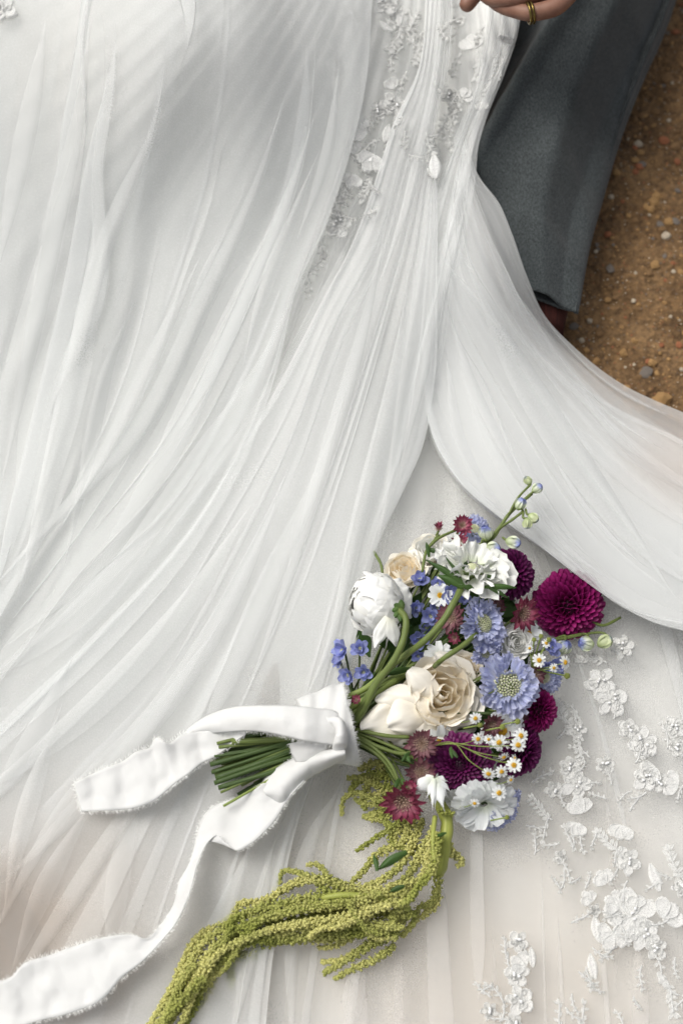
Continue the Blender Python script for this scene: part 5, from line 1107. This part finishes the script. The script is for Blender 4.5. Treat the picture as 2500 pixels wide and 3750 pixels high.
ST = [ ([(1260, 380), (1100, 430), (980, 430), (860, 400), (700, 400), (620, 450), (540, 490), (470, 490), (400, 570), (270, 640), (210, 740), (140, 890), (50, 1040)], [.07, .055, .05]),
 ([(1230, 450), (1050, 460), (900, 450), (760, 470), (640, 500), (540, 520), (440, 560), (390, 600), (300, 660), (250, 740), (200, 830), (150, 940), (90, 1040)], [.07, .06, .055]),
 ([(1200, 490), (1020, 500), (860, 500), (700, 520), (600, 550), (500, 580), (420, 620), (350, 680), (290, 760), (240, 850), (190, 950), (130, 1050)], [.075, .065, .055]),
 ([(1230, 540), (1050, 540), (880, 520), (740, 560), (600, 590), (500, 620), (400, 650), (320, 720), (260, 800), (180, 900), (110, 1050)], [.06, .05, .05]),
 ([(1180, 600), (1020, 590), (860, 590), (700, 610), (560, 650), (460, 680), (380, 740), (330, 810), (280, 880), (220, 980), (170, 1060)], [.07, .06, .05]),
 ([(1150, 640), (980, 620), (800, 630), (650, 650), (520, 650), (430, 700), (360, 760), (300, 860), (250, 960), (200, 1060)], [.06, .06, .055]),
 ([(1120, 500), (900, 560), (740, 580), (620, 600), (480, 650), (380, 700), (330, 750), (250, 880), (160, 1000)], [.08, .07, .06]),
 ([(1080, 450), (950, 480), (800, 500), (640, 540), (560, 560), (470, 600)], [.08, .07, .06]),
 ([(1050, 600), (900, 640), (760, 650), (620, 660), (520, 700), (430, 740), (400, 760)], [.05, .05, .045]),
 ([(1000, 470), (830, 430), (770, 380), (690, 350), (645, 350), (628, 410)], [.06, .06, .05]),
 ([(930, 430), (870, 400), (830, 350), (800, 322), (750, 322)], [.06, .055, .05]),
 ([(900, 400), (820, 380), (740, 380), (680, 420), (600, 430)], [.05, .05, .045]),
 ([(1330, 180), (1320, 280), (1300, 360), (1240, 420), (1200, 480), (1160, 500)], [.08, .08, .08]), ([(1310, 150), (1290, 260), (1270, 350), (1220, 420), (1150, 440)], [.07, .07, .06]),
 ([(1340, 280), (1330, 400), (1310, 480), (1240, 520), (1220, 590)], [.05, .05, .05]), ([(1290, 200), (1240, 300), (1190, 380), (1120, 420)], [.055, .055, .05]), ([(1330, 420), (1320, 500), (1240, 560), (1170, 640)], [.045, .045, .045]),
 ([(1260, 120), (1220, 220), (1180, 300), (1100, 380), (1000, 420)], [.05, .05, .045]), ([(1200, 140), (1180, 220), (1130, 240), (1080, 260)], [.045, .045, .045]),
 ([(1180, 120), (1090, 180), (1030, 220), (970, 262)], [.05, .045, .04]), ([(1130, 250), (1070, 270), (1010, 340), (960, 390), (940, 410)], [.045, .045, .045]),
 ([(1150, 60), (1050, 30), (960, 5), (915, 30), (905, 105)], [.06, .05, .042]), ([(1160, 90), (1080, 60), (1000, 50), (960, 30)], [.05, .05, .045]), ([(1130, -20), (1060, -30), (1000, -60), (930, -60)], [.05, .05, .045]), ([(1120, -60), (1040, -80), (980, -50), (940, 0)], [.045, .045, .045]),
 ([(1160, 100), (1100, 110), (1040, 120), (1000, 105)], [.045, .045, .04]), ([(1150, 30), (1070, 90), (1010, 110)], [.05, .045, .04]), ([(1140, 0), (1060, 10), (990, 30)], [.05, .05, .045]), ([(1110, -120), (1030, -120), (980, -100)], [.05, .045, .04]), ([(1180, 80), (1150, 170), (1130, 230)], [.045, .045, .04]), ([(1240, 80), (1200, 160), (1120, 170)], [.045, .045, .04]),
 ([(1100, -90), (1030, -40), (1000, 20), (1010, 80)], [.045, .045, .045]), ([(1120, -10), (1090, 40), (1080, 110), (1130, 160)], [.05, .045, .045]), ([(1210, 60), (1190, 130), (1230, 230), (1260, 300)], [.05, .045, .045]), ([(1150, 140), (1120, 210), (1200, 260), (1290, 330)], [.045, .045, .045]),
 ([(1190, 560), (1080, 640), (980, 700), (890, 745), (815, 750)], [.05, .045, .04]), ([(1160, 620), (1060, 660), (960, 720), (880, 770), (825, 800)], [.05, .045, .04]), ([(1140, 680), (1050, 740), (960, 780), (870, 828)], [.05, .045, .04]), ([(1100, 600), (950, 640), (880, 680), (800, 690)], [.05, .045, .04]),
 ([(1060, 520), (1000, 580), (1050, 640), (1150, 650)], [.07, .07, .06]), ([(940, 480), (960, 540), (1010, 600), (1080, 630)], [.08, .08, .07]), ([(980, 560), (900, 590), (800, 610), (760, 640)], [.08, .08, .07]), ([(1180, 470), (1140, 540), (1100, 620), (1060, 650)], [.07, .065, .06]),
 ([(400, 700), (415, 780), (420, 865)], [.05, .045, .04]), ([(560, 640), (520, 720), (440, 740)], [.05, .045, .04]), ([(420, 560), (400, 640), (340, 700), (310, 790), (330, 860)], [.07, .065, .055]), ([(560, 560), (470, 640), (440, 700), (390, 780), (300, 840)], [.07, .065, .055]),
 ([(300, 640), (230, 740), (180, 840), (120, 940), (60, 1030)], [.05, .05, .05]), ([(340, 740), (280, 820), (240, 920), (210, 1000), (190, 1060)], [.07, .065, .06]), ([(370, 760), (330, 840), (290, 920), (230, 1000), (180, 1060)], [.05, .045, .045]), ([(260, 760), (190, 860), (150, 960), (80, 1060)], [.065, .06, .06]), ([(300, 820), (220, 900), (150, 980), (100, 1060)], [.075, .07, .06]),
 ([(1370, 250), (1420, 290), (1440, 310), (1410, 330)], [.055, .05, .05]), ([(1360, 230), (1390, 260), (1385, 290)], [.065, .06, .06]), ([(1330, 80), (1370, 90), (1400, 100)], [.08, .08, .08])]
for i, (p, z) in enumerate(ST): strand(p, z, random.choice([.0036, .0042, .0048]) if i < 9 else random.choice([.0028, .0034, .0040]), seed=i)
M_amst = plain_mat('amaranth_stem', (0.24, 0.28, 0.05), (0.38, 0.40, 0.10), 3, .45, .2, .001, stretch=(6, 1, 1))
stem_to(am, [(1560, 2860, .06), (1600, 2930, .068), (1634, 3000, .066), (1630, 3080, .066), (1614, 3170, .056), (1600, 3200, .045)], .0058, M_amst)
stem_to(am, [(1592, 2990, .075), (1585, 3060, .08), (1590, 3160, .08)], .0022, M_amst)
stem_to(am, [(1500, 3330, .066), (1380, 3290, .072), (1230, 3280, .074), (1180, 3290, .07)], .0028, M_amst)
for (a, b_, wd) in [((1490, 3120), (1385, 3185), 17), ((1480, 3245), (1425, 3268), 11), ((1380, 3190), (1368, 3130), 10), ((1600, 3060), (1635, 3050), 8)]: free_petal(am, 'leaf', M_leaf, a, b_, .15, .088, .085, wd, 3, .5, 12, 7)
